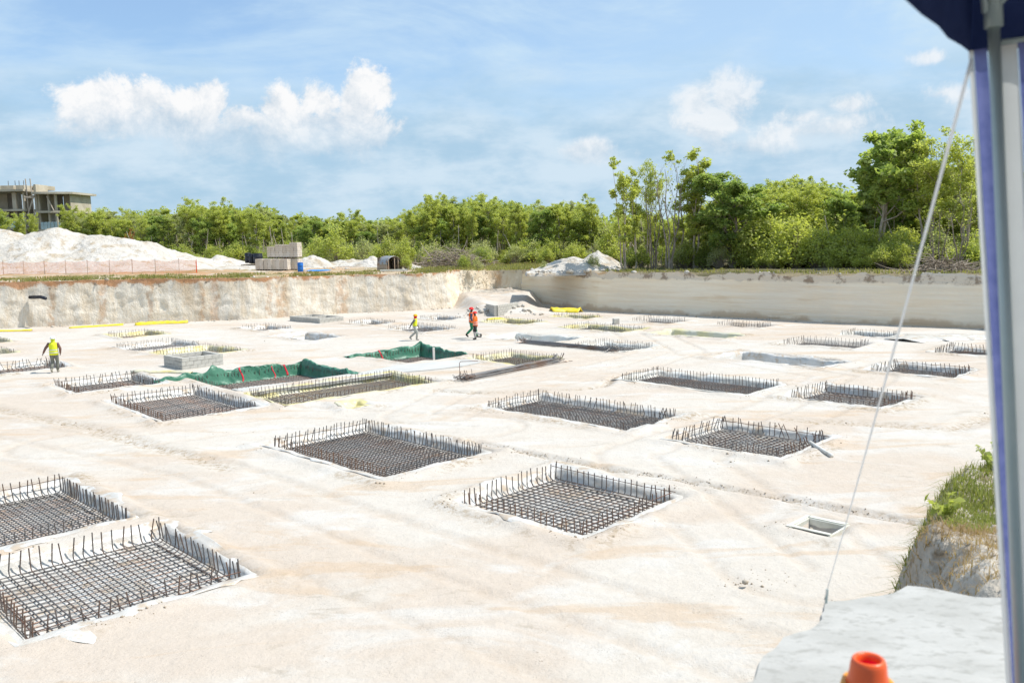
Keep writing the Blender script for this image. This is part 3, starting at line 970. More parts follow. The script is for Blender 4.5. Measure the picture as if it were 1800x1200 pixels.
def heap(name, label, cx, cy, rx, ry, hgt, seed, n=70, rz=0.0, mat=None, fn=None, rough=0.35, cat='mound'):
    u = np.linspace(-1, 1, n)
    U, Wv = np.meshgrid(u, u, indexing='ij')
    x, y = U * rx, Wv * ry
    if fn is None:
        r = np.hypot(U, Wv) + 0.35 * fbm(U * 2 + seed, Wv * 2, seed, 3)
        h = hgt * np.clip(1 - r, 0, 1) ** 0.85
    else:
        h = fn(x, y)
    h = h + np.minimum(h, 0.8) * rough * (fbm(x * 0.7, y * 0.7, seed + 1, 4) * 1.2 + fbm(x * 2.4, y * 2.4, seed + 2, 3) * 0.8)
    h = np.where((np.abs(U) > 0.985) | (np.abs(Wv) > 0.985), -0.3, h - 0.05)
    c, s = math.cos(rz), math.sin(rz)
    X, Y = cx + x * c - y * s, cy + x * s + y * c
    V = np.stack([X, Y, h + top_z(X, Y)], 2).reshape(-1, 3)
    o = link(name, mesh_np(name, V, grid_faces(n, n), mat or M_RUBBLE, True))
    return tag(o, label, cat)


# ------------------------------------------------------------------ cages of reinforcing bars
BAR_R = 0.0138


def u_bar(L, hgt, rng, lean, sides, r=BAR_R):
    """a bar along +x, centred, both ends bent up"""
    bend = 0.09
    e = []
    for s in (-1, 1):
        hh = hgt * (1 + rng.uniform(-0.10, 0.08))
        inn, sid = rng.normal(0, 0.018) - s * 0 + 0, rng.normal(0, 0.018 + lean * 0.6)
        inx = -s * (abs(rng.normal(0, lean * 0.5))) + inn
        x = s * L / 2
        pts = [(x - s * bend, 0, 0), (x - s * bend * 0.3, sid * 0.05, bend * 0.3), (x, sid * 0.12, bend), (x + inx, sid, hh)]
        e.append(pts)
    P = list(reversed(e[0])) + e[1]
    return MB().tube(P, r, sides)


def cage(key):
    cx, cy, A_, B_, ang, sp, lean, lin, single = PADS[key]
    rng = np.random.default_rng(abs(hash(key)) % 1000 if False else sum(map(ord, key)))
    dep = DEPTH.get(key, 0.28)
    z0 = -dep + 0.075
    hgt = 0.45 if key not in ('green_left', 'green_mid') else 0.5
    root = thing('rebar_cage', PAD_LABEL[key], 'rebar cage', (cx, cy, z0), R(ang), 'rebar cages of the footings')
    nA, nB = max(3, int(round(B_ / sp)) + 1), max(3, int(round(A_ / sp)) + 1)
    jobs = []
    # bars along A (local +x), spread over B (local -y)
    if single:
        va = [u_bar(A_, hgt, rng, lean, 5 if cy < 30 else 4).mesh('rebar', M_REBAR) for _ in range(9)]
        vb = [u_bar(B_, hgt, rng, lean, 5 if cy < 30 else 4).mesh('rebar', M_REBAR) for _ in range(9)]
        for i in range(nA):
            o = link('rebar', va[rng.integers(9)], root, (rng.normal(0, 0.012), -B_ / 2 + B_ * i / (nA - 1) + rng.normal(0, 0.008), 0))
        for i in range(nB):
            o = link('rebar', vb[rng.integers(9)], root, (-A_ / 2 + A_ * i / (nB - 1) + rng.normal(0, 0.008), rng.normal(0, 0.012), 2.1 * BAR_R), R(90))
    else:
        mb = MB()
        for i in range(nA):
            b = u_bar(A_, hgt, rng, lean, 3, 0.0115)
            off = -B_ / 2 + B_ * i / (nA - 1)
            mb.add([(v[0], v[1] + off, v[2]) for v in b.v], b.f)
        for i in range(nB):
            b = u_bar(B_, hgt, rng, lean, 3, 0.0115)
            off = -A_ / 2 + A_ * i / (nB - 1)
            mb.add([(-v[1] + off, v[0], v[2] + 0.026) for v in b.v], b.f)
        o = mb.build('rebar', M_REBAR, root)
        tag(o, kind='stuff')
    # horizontal tie bars wired to some sides
    sides = {'front_centre': 'FR', 'long_front': 'L', 'front_left': 'NR', 'left_edge': 'L', 'leaning': 'LF', 'long_mid': 'L', 'green_left': 'L', 'left_wide': 'LR', 'left_small': 'LF',
             'yellow_long': 'LF', 'long_right': 'L', 'right_mid': 'RF', 'right_far': 'F', 'behind_man': 'L'}.get(key, '')
    for s in sides:
        zt = hgt * rng.uniform(0.6, 0.82)
        a, b = A_ / 2 + 0.01, B_ / 2 + 0.02
        ex = 0.12
        # local axes: +x = A (to upper right in view), -y = B (to lower right)
        line = {'L': ((-a, b, 0), (a + ex, b, 0)), 'R': ((-a, -b, 0), (a, -b, 0)), 'F': ((a, b + ex, 0), (a, -b - ex, 0)), 'N': ((-a, b, 0), (-a, -b, 0))}[s]
        p, q = Vector(line[0]), Vector(line[1])
        pts = [p.lerp(q, t) + Vector((rng.normal(0, 0.006), rng.normal(0, 0.006), zt + rng.normal(0, 0.012))) for t in (0, .25, .5, .75, 1)]
        MB().tube(pts, 0.009, 5).build('tie_bar', M_TIE, root)
    return root


for _k in PADS:
    cage(_k)


# ------------------------------------------------------------------ plastic sheets that line the pits
def loop_pts(ha, hb, off, n_side):
    """closed loop round a rectangle grown by off, as local (u, v) and running length"""
    a, b = ha + off, hb + off
    r = max(0.0, off)
    pts = []
    cor = [(ha, hb), (-ha, hb), (-ha, -hb), (ha, -hb)]
    if off <= 0:
        cor = [(a, b), (-a, b), (-a, -b), (a, -b)]
        for i in range(4):
            p, q = cor[i], cor[(i + 1) % 4]
            for t in np.linspace(0, 1, n_side, endpoint=False):
                pts.append((p[0] + (q[0] - p[0]) * t, p[1] + (q[1] - p[1]) * t))
        return np.array(pts)
    base = loop_pts(ha, hb, 0, n_side)
    g = np.sign(base) * 0
    for (u, v) in base:
        du = np.clip((abs(u) - (ha - 0.3)) / 0.3, 0, 1) * np.sign(u)
        dv = np.clip((abs(v) - (hb - 0.3)) / 0.3, 0, 1) * np.sign(v)
        L = math.hypot(du, dv) or 1
        pts.append((u + du / L * r, v + dv / L * r))
    return np.array(pts)


def liner(pit, mat, label, seed, amount=1.0, name='plastic_sheet', lift=0.0):
    x0, y0, ang, ha, hb, dep = pit
    ns = int(max(14, (ha + hb) * 5))
    rng = np.random.default_rng(seed)
    s_ = np.linspace(0, 1, ns * 4, endpoint=False)
    cs, sn = np.cos(s_ * 2 * math.pi), np.sin(s_ * 2 * math.pi)
    fl = 0.03 + amount * np.clip(2.6 * fbm(cs * 2.6 + seed, sn * 2.6, seed, 4) - 0.02, 0.0, 1.0) + 0.12 * np.clip(fbm(cs * 9, sn * 9, seed + 4, 3), 0, 1)
    V = []
    levels = [-0.42, -0.28, -0.20, -0.14, -0.08, -0.02, 0.05, 0.14]
    for o_ in levels + ['a', 'b', 'c']:
        if isinstance(o_, str):
            w = {'a': 0.45, 'b': 0.8, 'c': 1.0}[o_]
            base = loop_pts(ha, hb, 0.14, ns)
            far = loop_pts(ha, hb, 1.0, ns)
            d = far - base
            L = base + d / np.linalg.norm(d, axis=1)[:, None] * (fl * w)[:, None]
        else:
            L = loop_pts(ha, hb, o_, ns)
        V.append(L)
    V = np.array(V)                              # level, point, 2
    u, v = V[..., 0], V[..., 1]
    c, s = math.cos(ang), math.sin(ang)
    X, Y = x0 + u * c + v * s, y0 + u * s - v * c
    Z = floor_h(X.ravel(), Y.ravel()).reshape(X.shape)
    # the ground mesh is coarse, so keep clear of it on the pit walls
    for dx, dy in ((0.07, 0), (-0.07, 0), (0, 0.07), (0, -0.07)):
        Z = np.maximum(Z, floor_h((X + dx).ravel(), (Y + dy).ravel()).reshape(X.shape) * 0.6 + Z * 0.4)
    wr = 0.05 * (fbm(X * 5, Y * 5, seed + 8, 3) + 0.5) + 0.03 * vnoise(np.tile(s_ * ns * 2.2, (len(V), 1)), np.zeros_like(X), seed)
    up = np.ones((len(V), 1)) * 0.022
    up[6:] = 0.012
    bury = 0.16 * (vnoise(X * 1.5, Y * 1.5, seed + 21) - 0.24)
    bury[:6] = 0
    wr[6:] *= 0.5
    up[-1] = 0.0
    wr[-1] = 0.0
    Z = Z + up + wr * 0.8 + lift - np.clip(bury, -0.004, 1)
    nl, npnt = X.shape
    VV = np.stack([X, Y, Z], 2).reshape(-1, 3)
    F = []
    for i in range(nl - 1):
        j = np.arange(npnt)
        j2 = (j + 1) % npnt
        F.append(np.stack([i * npnt + j, i * npnt + j2, (i + 1) * npnt + j2, (i + 1) * npnt + j], 1))
    # flat bottom
    cen = len(VV)
    VV = np.vstack([VV, [[x0, y0, -dep + 0.02]]])
    j = np.arange(npnt)
    tri = np.stack([np.full(npnt, cen), j, (j + 1) % npnt, (j + 1) % npnt], 1)
    me = bpy.data.meshes.new(name)
    faces = np.concatenate(F).tolist() + [t[:3] for t in tri.tolist()]
    me.from_pydata(VV.tolist(), [], faces)
    sm_ = np.ones(len(me.polygons), bool)
    sm_[-npnt:] = False
    me.polygons.foreach_set('use_smooth', sm_)
    me.update()
    me.materials.append(mat)
    o = link(name, me)
    return tag(o, label, 'plastic sheet', 'plastic sheets lining the footings')


LMAT = {'w': M_PLASTIC, 'y': M_PLASTIC_Y, 'g': M_PLASTIC_G, 'gy': pmat('aged_plastic_sheet', (0.60, 0.55, 0.33), (0.58, 0.57, 0.48), 0.8, 0.35, bump=0.5, bscale=4)}
LCOL = {'w': 'white', 'y': 'yellow', 'g': 'grey'}
AMT = {'front_left': 0.8, 'left_edge': 0.6, 'long_front': 0.8, 'front_centre': 0.4, 'left_wide': 0.6, 'yellow_long': 0.2, 'right_far': 0.5, 'tent_edge': 0.5}
for _i, (_k, _p) in enumerate(PADS.items()):
    if _p[7]:
        _pit = PITS[_i]
        _t = PAD_LABEL[_k].split(',')[0]
        for _w in (' with inward-leaning upright bars and', ' with white plastic spilling', ' whose back', ' on the right', ' lying across its right corner', ' and right of', ' between the two walking', ' with the small grey block', ' lined with yellow plastic', ' draped with'):
            if _w == ' with inward-leaning upright bars and':
                _t = _t.replace(_w, ' with leaning bars and')
            elif len(_t.split()) > 11:
                _t = _t.split(_w)[0]
        liner(_pit, LMAT[_p[7]], LCOL[_p[7]] + ' plastic sheet under the ' + ' '.join(_t.split()[:11]), 100 + _i, AMT.get(_k, 0.1))
for _i, (_k, _p) in enumerate(EMPTY_PITS.items()):
    liner(PITS[len(PADS) + _i], LMAT[_p[6]], _p[7], 300 + _i, 0.45 if _k != 'small_yellow' else 0.25)
# ------------------------------------------------------------------ green tarpaulins over two pits
def tarp(key, label, seed, s0, s1, lump, ribbons, ribbon_labels):
    i = list(PADS).index(key)
    x0, y0, ang, ha, hb, dep = PITS[i]
    c, s = math.cos(ang), math.sin(ang)
    La, Lb = 2 * ha, 2 * hb

    def frame(sv):
        """point on the pit edge L -> F -> R at running length sv, and outward direction (local u, v)"""
        sv = np.asarray(sv, float)
        on1 = sv < La
        u = np.where(on1, -ha + sv, ha)
        v = np.where(on1, -hb, -hb + (sv - La))
        t = sst(sv, La - 0.5, La + 0.5)
        nu, nv = t, -(1 - t)
        L = np.hypot(nu, nv)
        return u, v, nu / L, nv / L

    def surf(sv, q):
        """q from -1 (pit bottom) to 1 (outer hem)"""
        u, v, nu, nv = frame(sv)
        hem = 0.55 + 0.5 * fbm(sv * 0.8, sv * 0, seed, 3)
        sd_ = np.where(q < 0, q * 0.32, q * hem)
        fold = 0.20 * (vnoise(sv * 3.4 + q * 0.9, sv * 0 + 2, seed + 2) - 0.5) + 0.10 * (np.abs(vnoise(sv * 6 + q * 1.5, q * 2, seed + 3) - 0.5) * 2 - 0.5) + 0.05 * (np.abs(vnoise(sv * 15 + q * 2.5, q * 4, seed + 6) - 0.5) * 2 - 0.5)
        sd_ = sd_ + fold * np.clip(1 - np.abs(q), 0, 1) - (q < -0.1) * fold * 0.4
        uu, vv = u + nu * sd_, v + nv * sd_
        X, Y = x0 + uu * c + vv * s, y0 + uu * s - vv * c
        lip = 0.09 + 0.30 * np.clip(fbm(sv * 0.75, sv * 0 + 7, seed + 5, 3) + 0.12, 0, 1)
        for (ls, lw, lh) in lump:
            lip = lip + lh * np.exp(-((sv - ls) / lw) ** 2)
        lip = lip * sst(sv, s0, s0 + 0.5) * sst(-sv, -s1, -s1 + 0.9)
        g = floor_h(np.ravel(X), np.ravel(Y), False).reshape(np.shape(X))
        up = np.where(q < 0, lip * (1 + q) ** 0.5 + (-dep - 0.0) * sst(-q, 0.1, 0.8), lip * (1 - q) ** 1.2)
        Z = g + 0.04 + up + 0.16 * (vnoise(sv * 4 + 3 * q, q * 3 + 1, seed + 9) - 0.5) * np.clip(1.2 - np.abs(q), 0, 1)
        return X, Y, Z

    sv = np.linspace(s0, s1, 240)
    q = np.linspace(-1, 1, 26)
    S_, Q_ = np.meshgrid(sv, q, indexing='ij')
    X, Y, Z = surf(S_, Q_)
    V = np.stack([X, Y, Z], 2).reshape(-1, 3)
    o = link('tarpaulin', mesh_np('tarpaulin', V, grid_faces(240, 26)[:, ::-1], M_TARP, True))
    tag(o, label, 'tarpaulin', 'green tarpaulins over the pits')
    sm = o.modifiers.new('thick', 'SOLIDIFY')
    sm.thickness = 0.008
    for (rs, rw, qa, qb), lab in zip(ribbons, ribbon_labels):
        n = 14
        qq = np.linspace(qa, qb, n)
        VV = []
        for side in (-0.5, 0.5):
            ss = rs + side * rw + 0.06 * np.sin(qq * 7)
            X, Y, Z = surf(ss, qq)
            VV.append(np.stack([X, Y, Z + 0.035], 1))
        V = np.stack(VV, 1).reshape(-1, 3)
        r = link('ribbon', mesh_np('ribbon', V, grid_faces(n, 2), M_RED, True))
        tag(r, lab, 'ribbon', 'red ribbons on the tarpaulins')
        r.modifiers.new('thick', 'SOLIDIFY').thickness = 0.006


tarp('green_left', 'larger green tarpaulin draped over the pit edge beside the block box', 11, -1.6, 10.6, [(-0.2, 0.5, 0.12), (1.15, 0.5, 0.38), (6.0, 0.5, 0.15)],
     [(2.35, 0.08, -0.9, 0.1), (4.0, 0.06, -0.95, -0.2), (4.65, 0.10, -0.8, 0.45)],
     ['short red ribbon on the larger tarpaulin nearest the block box', 'small red ribbon tied low on the bars before the larger tarpaulin', 'long red ribbon over the middle fold of the larger tarpaulin'])
tarp('green_mid', 'smaller green tarpaulin draped over the pit edge behind the white post', 23, -0.9, 8.4, [(2.6, 0.35, 0.15), (3.7, 0.35, 0.28), (4.3, 0.3, 0.2)],
     [(1.05, 0.10, -0.9, 0.3)], ['red ribbon hanging over the left end of the smaller tarpaulin'])
mb = MB()
mb.box((-4.06, 45.85, 0.12), (0.11, 0.06, 0.95), R(40))
tag(mb.build('marker_post', pmat('whitewashed_wood', (0.72, 0.69, 0.64), (0.6, 0.55, 0.48), 8, 0.8)), 'white upright board standing in the pit with the smaller tarpaulin', 'post')


# pale screed poured between the two tarpaulin pits and the yellow cage
def screed():
    P = [(-12.3, 36.9), (-10.2, 37.5), (-7.2, 40.3), (-4.3, 43.2), (-2.2, 44.9), (-0.9, 44.9), (-2.3, 42.5), (-4.4, 41.5), (-5.6, 40.2), (-10.4, 36.3)]
    P = [(-11.9, 37.3), (-9.4, 39.0), (-7.1, 41.2), (-5.8, 43.1), (-3.8, 44.2), (-2.0, 45.0), (-1.3, 44.3), (-2.4, 42.6), (-4.0, 41.6), (-5.6, 40.7), (-8.2, 38.4), (-10.7, 36.2)]
    n = len(P)
    V, F = [], []
    outer = []
    for i in range(n):
        a, b = np.array(P[i]), np.array(P[(i + 1) % n])
        for t in np.linspace(0, 1, 8, endpoint=False):
            p = a + (b - a) * t
            outer.append(p + 0.12 * np.array([fbm(p[0] * 2, p[1] * 2, 5, 3), fbm(p[0] * 2, p[1] * 2, 6, 3)]))
    outer = np.array(outer)
    h = floor_h(outer[:, 0], outer[:, 1], False) + 0.05
    me = bpy.data.meshes.new('screed')
    k = len(outer)
    me.from_pydata([(*p, z) for p, z in zip(outer, h)] + [(*p, z - 0.12) for p, z in zip(outer, h)], [],
                   [tuple(range(k))[::-1]] + [(i, (i + 1) % k, (i + 1) % k + k, i + k) for i in range(k)])
    me.materials.append(M_CONC)
    me.update()
    tag(link('concrete_screed', me), 'pale grey strip of concrete between the tarpaulin pits and the yellow-lined cage', 'concrete', kind='thing')


screed()


# ------------------------------------------------------------------ concrete block works
def block_mesh(l, w, h, mat, name='concrete_block'):
    return MB().box((0, 0, 0), (l, w, h), bev=0.006).mesh(name, mat)


BM_FULL, BM_HALF = block_mesh(0.39, 0.19, 0.19, M_BLOCK), block_mesh(0.19, 0.19, 0.19, M_BLOCK)


def course_line(root, p, q, z, shift, rng):
    L = math.hypot(q[0] - p[0], q[1] - p[1])
    ux, uy = (q[0] - p[0]) / L, (q[1] - p[1]) / L
    rz = math.atan2(uy, ux)
    s = 0.1 if shift else 0.2
    first = True
    pos = 0.0
    while pos < L - 0.05:
        half = (shift and first) or (L - pos < 0.35)
        w = 0.2 if half else 0.4
        m_ = pos + w / 2
        o = link('concrete_block', BM_HALF if half else BM_FULL, root, (p[0] + ux * m_, p[1] + uy * m_, z + rng.normal(0, 0.003)), rz + rng.normal(0, 0.01))
        pos += w
        first = False


def block_box(label, c, ang, A_, B_, courses, divider=False, seed=1):
    root = thing('block_box', label, 'block wall', (c[0], c[1], float(floor_h(np.array([c[0]]), np.array([c[1]]), False)[0]) - 0.03), R(ang))
    rng = np.random.default_rng(seed)
    a, b = A_ / 2, B_ / 2
    for k in range(courses):
        z = 0.1 + 0.2 * k
        sh = k % 2
        course_line(root, (-a, b - 0.1), (a, b - 0.1), z, sh, rng)
        course_line(root, (-a, -b + 0.1), (a, -b + 0.1), z, sh, rng)
        course_line(root, (-a + 0.1, -b + 0.205), (-a + 0.1, b - 0.205), z, 1 - sh, rng)
        course_line(root, (a - 0.1, -b + 0.205), (a - 0.1, b - 0.205), z, 1 - sh, rng)
        if divider:
            course_line(root, (-a + 0.205, 0), (a - 0.205, 0), z, sh, rng)
    return root


block_box('square box of grey concrete blocks at the left end of the larger tarpaulin', (-16.25, 45.2), 46, 2.2, 2.0, 3, seed=3)
block_box('low two-celled frame of grey concrete blocks near the rough wall', (-15.1, 69.0), 47, 2.2, 4.0, 2, True, seed=4)
root = thing('block_retaining_wall', 'corner of grey block wall holding the rubble ramp in the far corner', 'block wall', (0, 0, -0.1))
_rng = np.random.default_rng(9)
for k in range(5):
    course_line(root, (-1.95, 71.1), (-1.25, 69.1), 0.1 + 0.2 * k, k % 2, _rng)
    course_line(root, (-1.12, 69.15), (0.5, 71.9), 0.1 + 0.2 * k, 1 - k % 2, _rng)
mb = MB().box((7.22, 61.6, 0.19), (0.39, 0.3, 0.42), R(20), bev=0.02)
tag(mb.build('grey_block', M_BLOCK), 'single grey block standing on end behind the long far cage', 'block')
rng = np.random.default_rng(44)
sp = []
for _ in range(70):
    x, y = rng.choice([-2.6, 0.9, -1.0]) + rng.normal(0, 0.7), 69.6 + abs(rng.normal(0, 1.3))
    r = 0.06 + 0.2 * rng.random() ** 2
    sp.append((x, y, float(floor_h(np.array([x]), np.array([y]))[0]) + r * 0.3, r))
rocks('rubble', sp, M_RUBBLE, 45, 'white rubble heaped round the block corner at the ramp')


# ------------------------------------------------------------------ bundles of loose bars
def bundle(label, p, q, n, seed):
    rng = np.random.default_rng(seed)
    p, q = np.array(p), np.array(q)
    L = np.linalg.norm(q - p)
    ang = math.atan2(q[1] - p[1], q[0] - p[0])
    c = (p + q) / 2
    root = thing('rebar_bundle', label, 'rebar bundle', (c[0], c[1], 0.02), ang, 'bundles of loose bars')
    for i in range(n):
        lay = rng.integers(0, 3)
        y = rng.uniform(-1, 1) * (0.42 - 0.1 * lay)
        z = 0.03 + 0.075 * lay
        sk = rng.normal(0, 0.025)
        l = L * rng.uniform(0.86, 0.98)
        ox = rng.normal(0, 0.22)
        P = []
        for sgn in (-1, 1):
            ph = rng.uniform(-0.5, 3.6)
            bl = rng.uniform(0.2, 0.42)
            x = ox + sgn * l / 2
            yy = y + sk * x
            tip = (x + sgn * 0.12 * rng.uniform(-0.5, 1), yy + math.cos(ph) * bl, max(0.02, z + math.sin(ph) * bl * 0.8))
            e = [(x - sgn * 0.10, yy, z), (x, yy + math.cos(ph) * 0.05, z + max(0, math.sin(ph)) * 0.05), tip]
            P.append(e)
        pts = P[0][::-1] + [(ox + l * t, y + sk * (ox + l * t) + rng.normal(0, 0.03), z + rng.normal(0, 0.01)) for t in (-0.2, 0.15)] + P[1]
        MB().tube(pts, 0.014, 4).build('rebar', M_BAR, root)
    if seed == 5:
        MB().tube([(-L / 2 + 0.25, 0.15, 0.2), (-L / 2 + 0.3, 0.2, 0.75), (-L / 2 + 0.4, 0.22, 0.8), (-L / 2 + 1.9, 0.55, 0.62)], 0.014, 5).build('rebar', M_TIE, root)


bundle('nearer bundle of loose bent bars leaning towards the small cage corner', (-2.35, 38.3), (2.3, 43.9), 36, 5)
bundle('farther bundle of loose bent bars lying in front of the grey-lined pit', (0.4, 51.9), (5.6, 47.0), 36, 6)

# ------------------------------------------------------------------ small things on the pit floor
mb = MB().tube([(8.62, 25.5, 0.09), (8.72, 24.0, 0.06)], 0.055, 12)
tag(mb.build('plastic_pipe', pmat('white_pvc', (0.72, 0.71, 0.67), (0.6, 0.57, 0.5), 4, 0.5), smooth=True), 'short white plastic pipe lying by the corner of the leaning-bar cage', 'pipe')


def strip(name, label, pts, w, mat, cat, seed, crumple=0.05):
    rng = np.random.default_rng(seed)
    P = []
    for (a, b) in zip(pts[:-1], pts[1:]):
        n = max(2, int(math.hypot(b[0] - a[0], b[1] - a[1]) / 0.25))
        P += [(a[0] + (b[0] - a[0]) * t, a[1] + (b[1] - a[1]) * t) for t in np.linspace(0, 1, n, endpoint=False)]
    P = np.array(P + [pts[-1]])
    s = np.arange(len(P))
    T = np.gradient(P, axis=0)
    T /= np.linalg.norm(T, axis=1)[:, None] + 1e-9
    N = np.stack([-T[:, 1], T[:, 0]], 1)
    P = P + N * (0.3 * fbm(s * 0.2, s * 0, seed, 3))[:, None]
    rows = 5
    V = []
    for j in range(rows):
        t = j / (rows - 1) - 0.5
        ww = w * (0.6 + 0.8 * vnoise(s * 0.3, s * 0 + 4, seed + 1))
        q = P + N * (t * ww)[:, None]
        z = floor_h(q[:, 0], q[:, 1]) + 0.012 + (crumple * vnoise(s * 0.9, s * 0 + j * 1.3, seed + 2) * 2 + crumple * 2.0) * (0.5 - abs(t)) * 1.6
        V.append(np.stack([q[:, 0], q[:, 1], z], 1))
    V = np.stack(V, 1).reshape(-1, 3)
    o = link(name, mesh_np(name, V, grid_faces(len(P), rows), mat, True))
    o.modifiers.new('thick', 'SOLIDIFY').thickness = 0.01
    return tag(o, label, cat)


strip('yellow_tape', 'left length of yellow tape along the foot of the rough wall, cut by the frame', [(-38.5, 65.3), (-35.3, 65.5)], 0.22, M_TAPE, 'tape', 1)
strip('yellow_tape', 'middle length of yellow tape along the foot of the rough wall', [(-33.2, 66.8), (-31.0, 67.9), (-29.8, 68.4)], 0.26, M_TAPE, 'tape', 2)
strip('yellow_tape', 'widest length of yellow tape along the foot of the rough wall, at the right end', [(-28.9, 68.4), (-27.2, 69.0), (-25.2, 69.4)], 0.5, M_TAPE, 'tape', 3, 0.09)
strip('yellow_plastic_scrap', 'crumpled yellow plastic at the left foot of the smooth wall', [(3.2, 71.9), (4.4, 72.3), (5.6, 71.6)], 0.9, M_TAPE, 'plastic scrap', 4, 0.14)
strip('yellow_plastic_scrap', 'thin yellow plastic on the floor right of the worker couple', [(-1.9, 66.2), (-0.4, 66.6)], 0.3, M_TAPE, 'plastic scrap', 5)
strip('white_sheet', 'wide white sheet spread on the floor by the right wall and tent', [(21.6, 49.0), (23.4, 50.3), (25.6, 50.5), (28.6, 49.6)], 2.6, M_PLASTIC, 'plastic sheet', 6, 0.05)
strip('yellow_plastic_scrap', 'yellow plastic between the left wide cage and the yellow-lined cage', [(-10.9, 36.0), (-9.8, 36.8)], 0.45, M_PLASTIC_Y, 'plastic scrap', 7, 0.06)
strip('yellow_plastic_scrap', 'yellow plastic strip by the left hem of the larger tarpaulin', [(-18.3, 42.5), (-16.6, 42.9), (-15.3, 42.4)], 0.25, M_PLASTIC_Y, 'plastic scrap', 8, 0.05)

# small formwork pit with timber edge
mx, my, ma_, mha, mhb, mdp = MANHOLE
root = thing('formed_pit', 'small open square pit edged with pale boards at the lower right', 'formwork', (mx, my, 0.0), ma_)
M_BOARD = pmat('pale_formwork', (0.56, 0.55, 0.47), (0.66, 0.66, 0.60), 3, 0.7, bump=0.2, bscale=20)
for (x, y, sx, sy) in ((0, mhb + 0.02, 2 * mha + 0.3, 0.05), (0, -mhb - 0.02, 2 * mha + 0.3, 0.05), (mha + 0.02, 0, 0.05, 2 * mhb - 0.02), (-mha - 0.02, 0, 0.05, 2 * mhb - 0.02)):
    MB().box((0, 0, 0), (sx, sy, 0.52), bev=0.004).build('board', M_BOARD, root, loc=(x, y, -0.225))
for (x, y, sx, sy, rx) in ((0, mhb + 0.08, 2 * mha + 0.3, 0.10, 0.12), (-mha - 0.08, 0, 0.10, 2 * mhb + 0.05, 0), (mha + 0.10, 0.02, 0.14, 2 * mhb + 0.05, 0)):
    MB().box((0, 0, 0), (sx, sy, 0.02)).build('edge_board', M_BOARD, root, loc=(x, y, 0.045))
MB().box((0, 0, 0), (2 * mha - 0.06, 2 * mhb - 0.06, 0.02)).build('pit_base', M_BOARD, root, loc=(0, 0, -mdp + 0.05))
rng = np.random.default_rng(77)
sp = [(4.06, 15.28, 0.05, 0.085)]
tagged = rocks('stone', sp, M_STONE, 3, 'lone tan stone on the sand at the lower right', kind='thing')
_n = 26000
_py = 12 + 44 * rng.random(_n) ** 1.8
_px = rng.uniform(-0.6, 0.6, _n) * _py
_den = fbm(_px * 0.45, _py * 0.45, 91, 4)
_near = np.full(_n, 9.0)
for _p in PITS:
    _u, _v = rect_local(_px, _py, _p)
    _d = np.maximum(np.abs(_u) - _p[3], np.abs(_v) - _p[4])
    _near = np.minimum(_near, np.where(_d > -0.02, _d, 9.0))
for _g in GULLIES:
    _near = np.minimum(_near, seg_dist(_px, _py, _g[0]) * 1.3)
_keep = (_den > 0.2) & (rng.random(_n) < 0.5) | ((_near < 0.55) & (_den > -0.02) & (rng.random(_n) < 0.8))
_r = 0.006 + 0.010 * rng.random(_n) + 0.03 * rng.random(_n) ** 9
sp = [(float(x), float(y), 0, float(r)) for x, y, r in zip(_px[_keep], _py[_keep], _r[_keep])]
for _g in GULLIES[:2]:
    for (x0_, y0_), (x1_, y1_) in zip(_g[0][:-1], _g[0][1:]):
        for _ in range(int(90 * math.hypot(x1_ - x0_, y1_ - y0_))):
            t = rng.random()
            o_ = rng.normal(0, 0.10)
            sp.append((x0_ + (x1_ - x0_) * t + o_ * 0.7, y0_ + (y1_ - y0_) * t + o_ * 0.7, 0, 0.008 + 0.016 * rng.random() ** 2))
_x, _y = np.array([q[0] for q in sp]), np.array([q[1] for q in sp])
_h = floor_h(_x, _y)
rocks('pebbles', [(q[0], q[1], float(h) + q[3] * 0.3, q[3]) for q, h in zip(sp, _h)], M_CRUMB, 78, 'scattered small pebbles and crumbs on the pit floor')
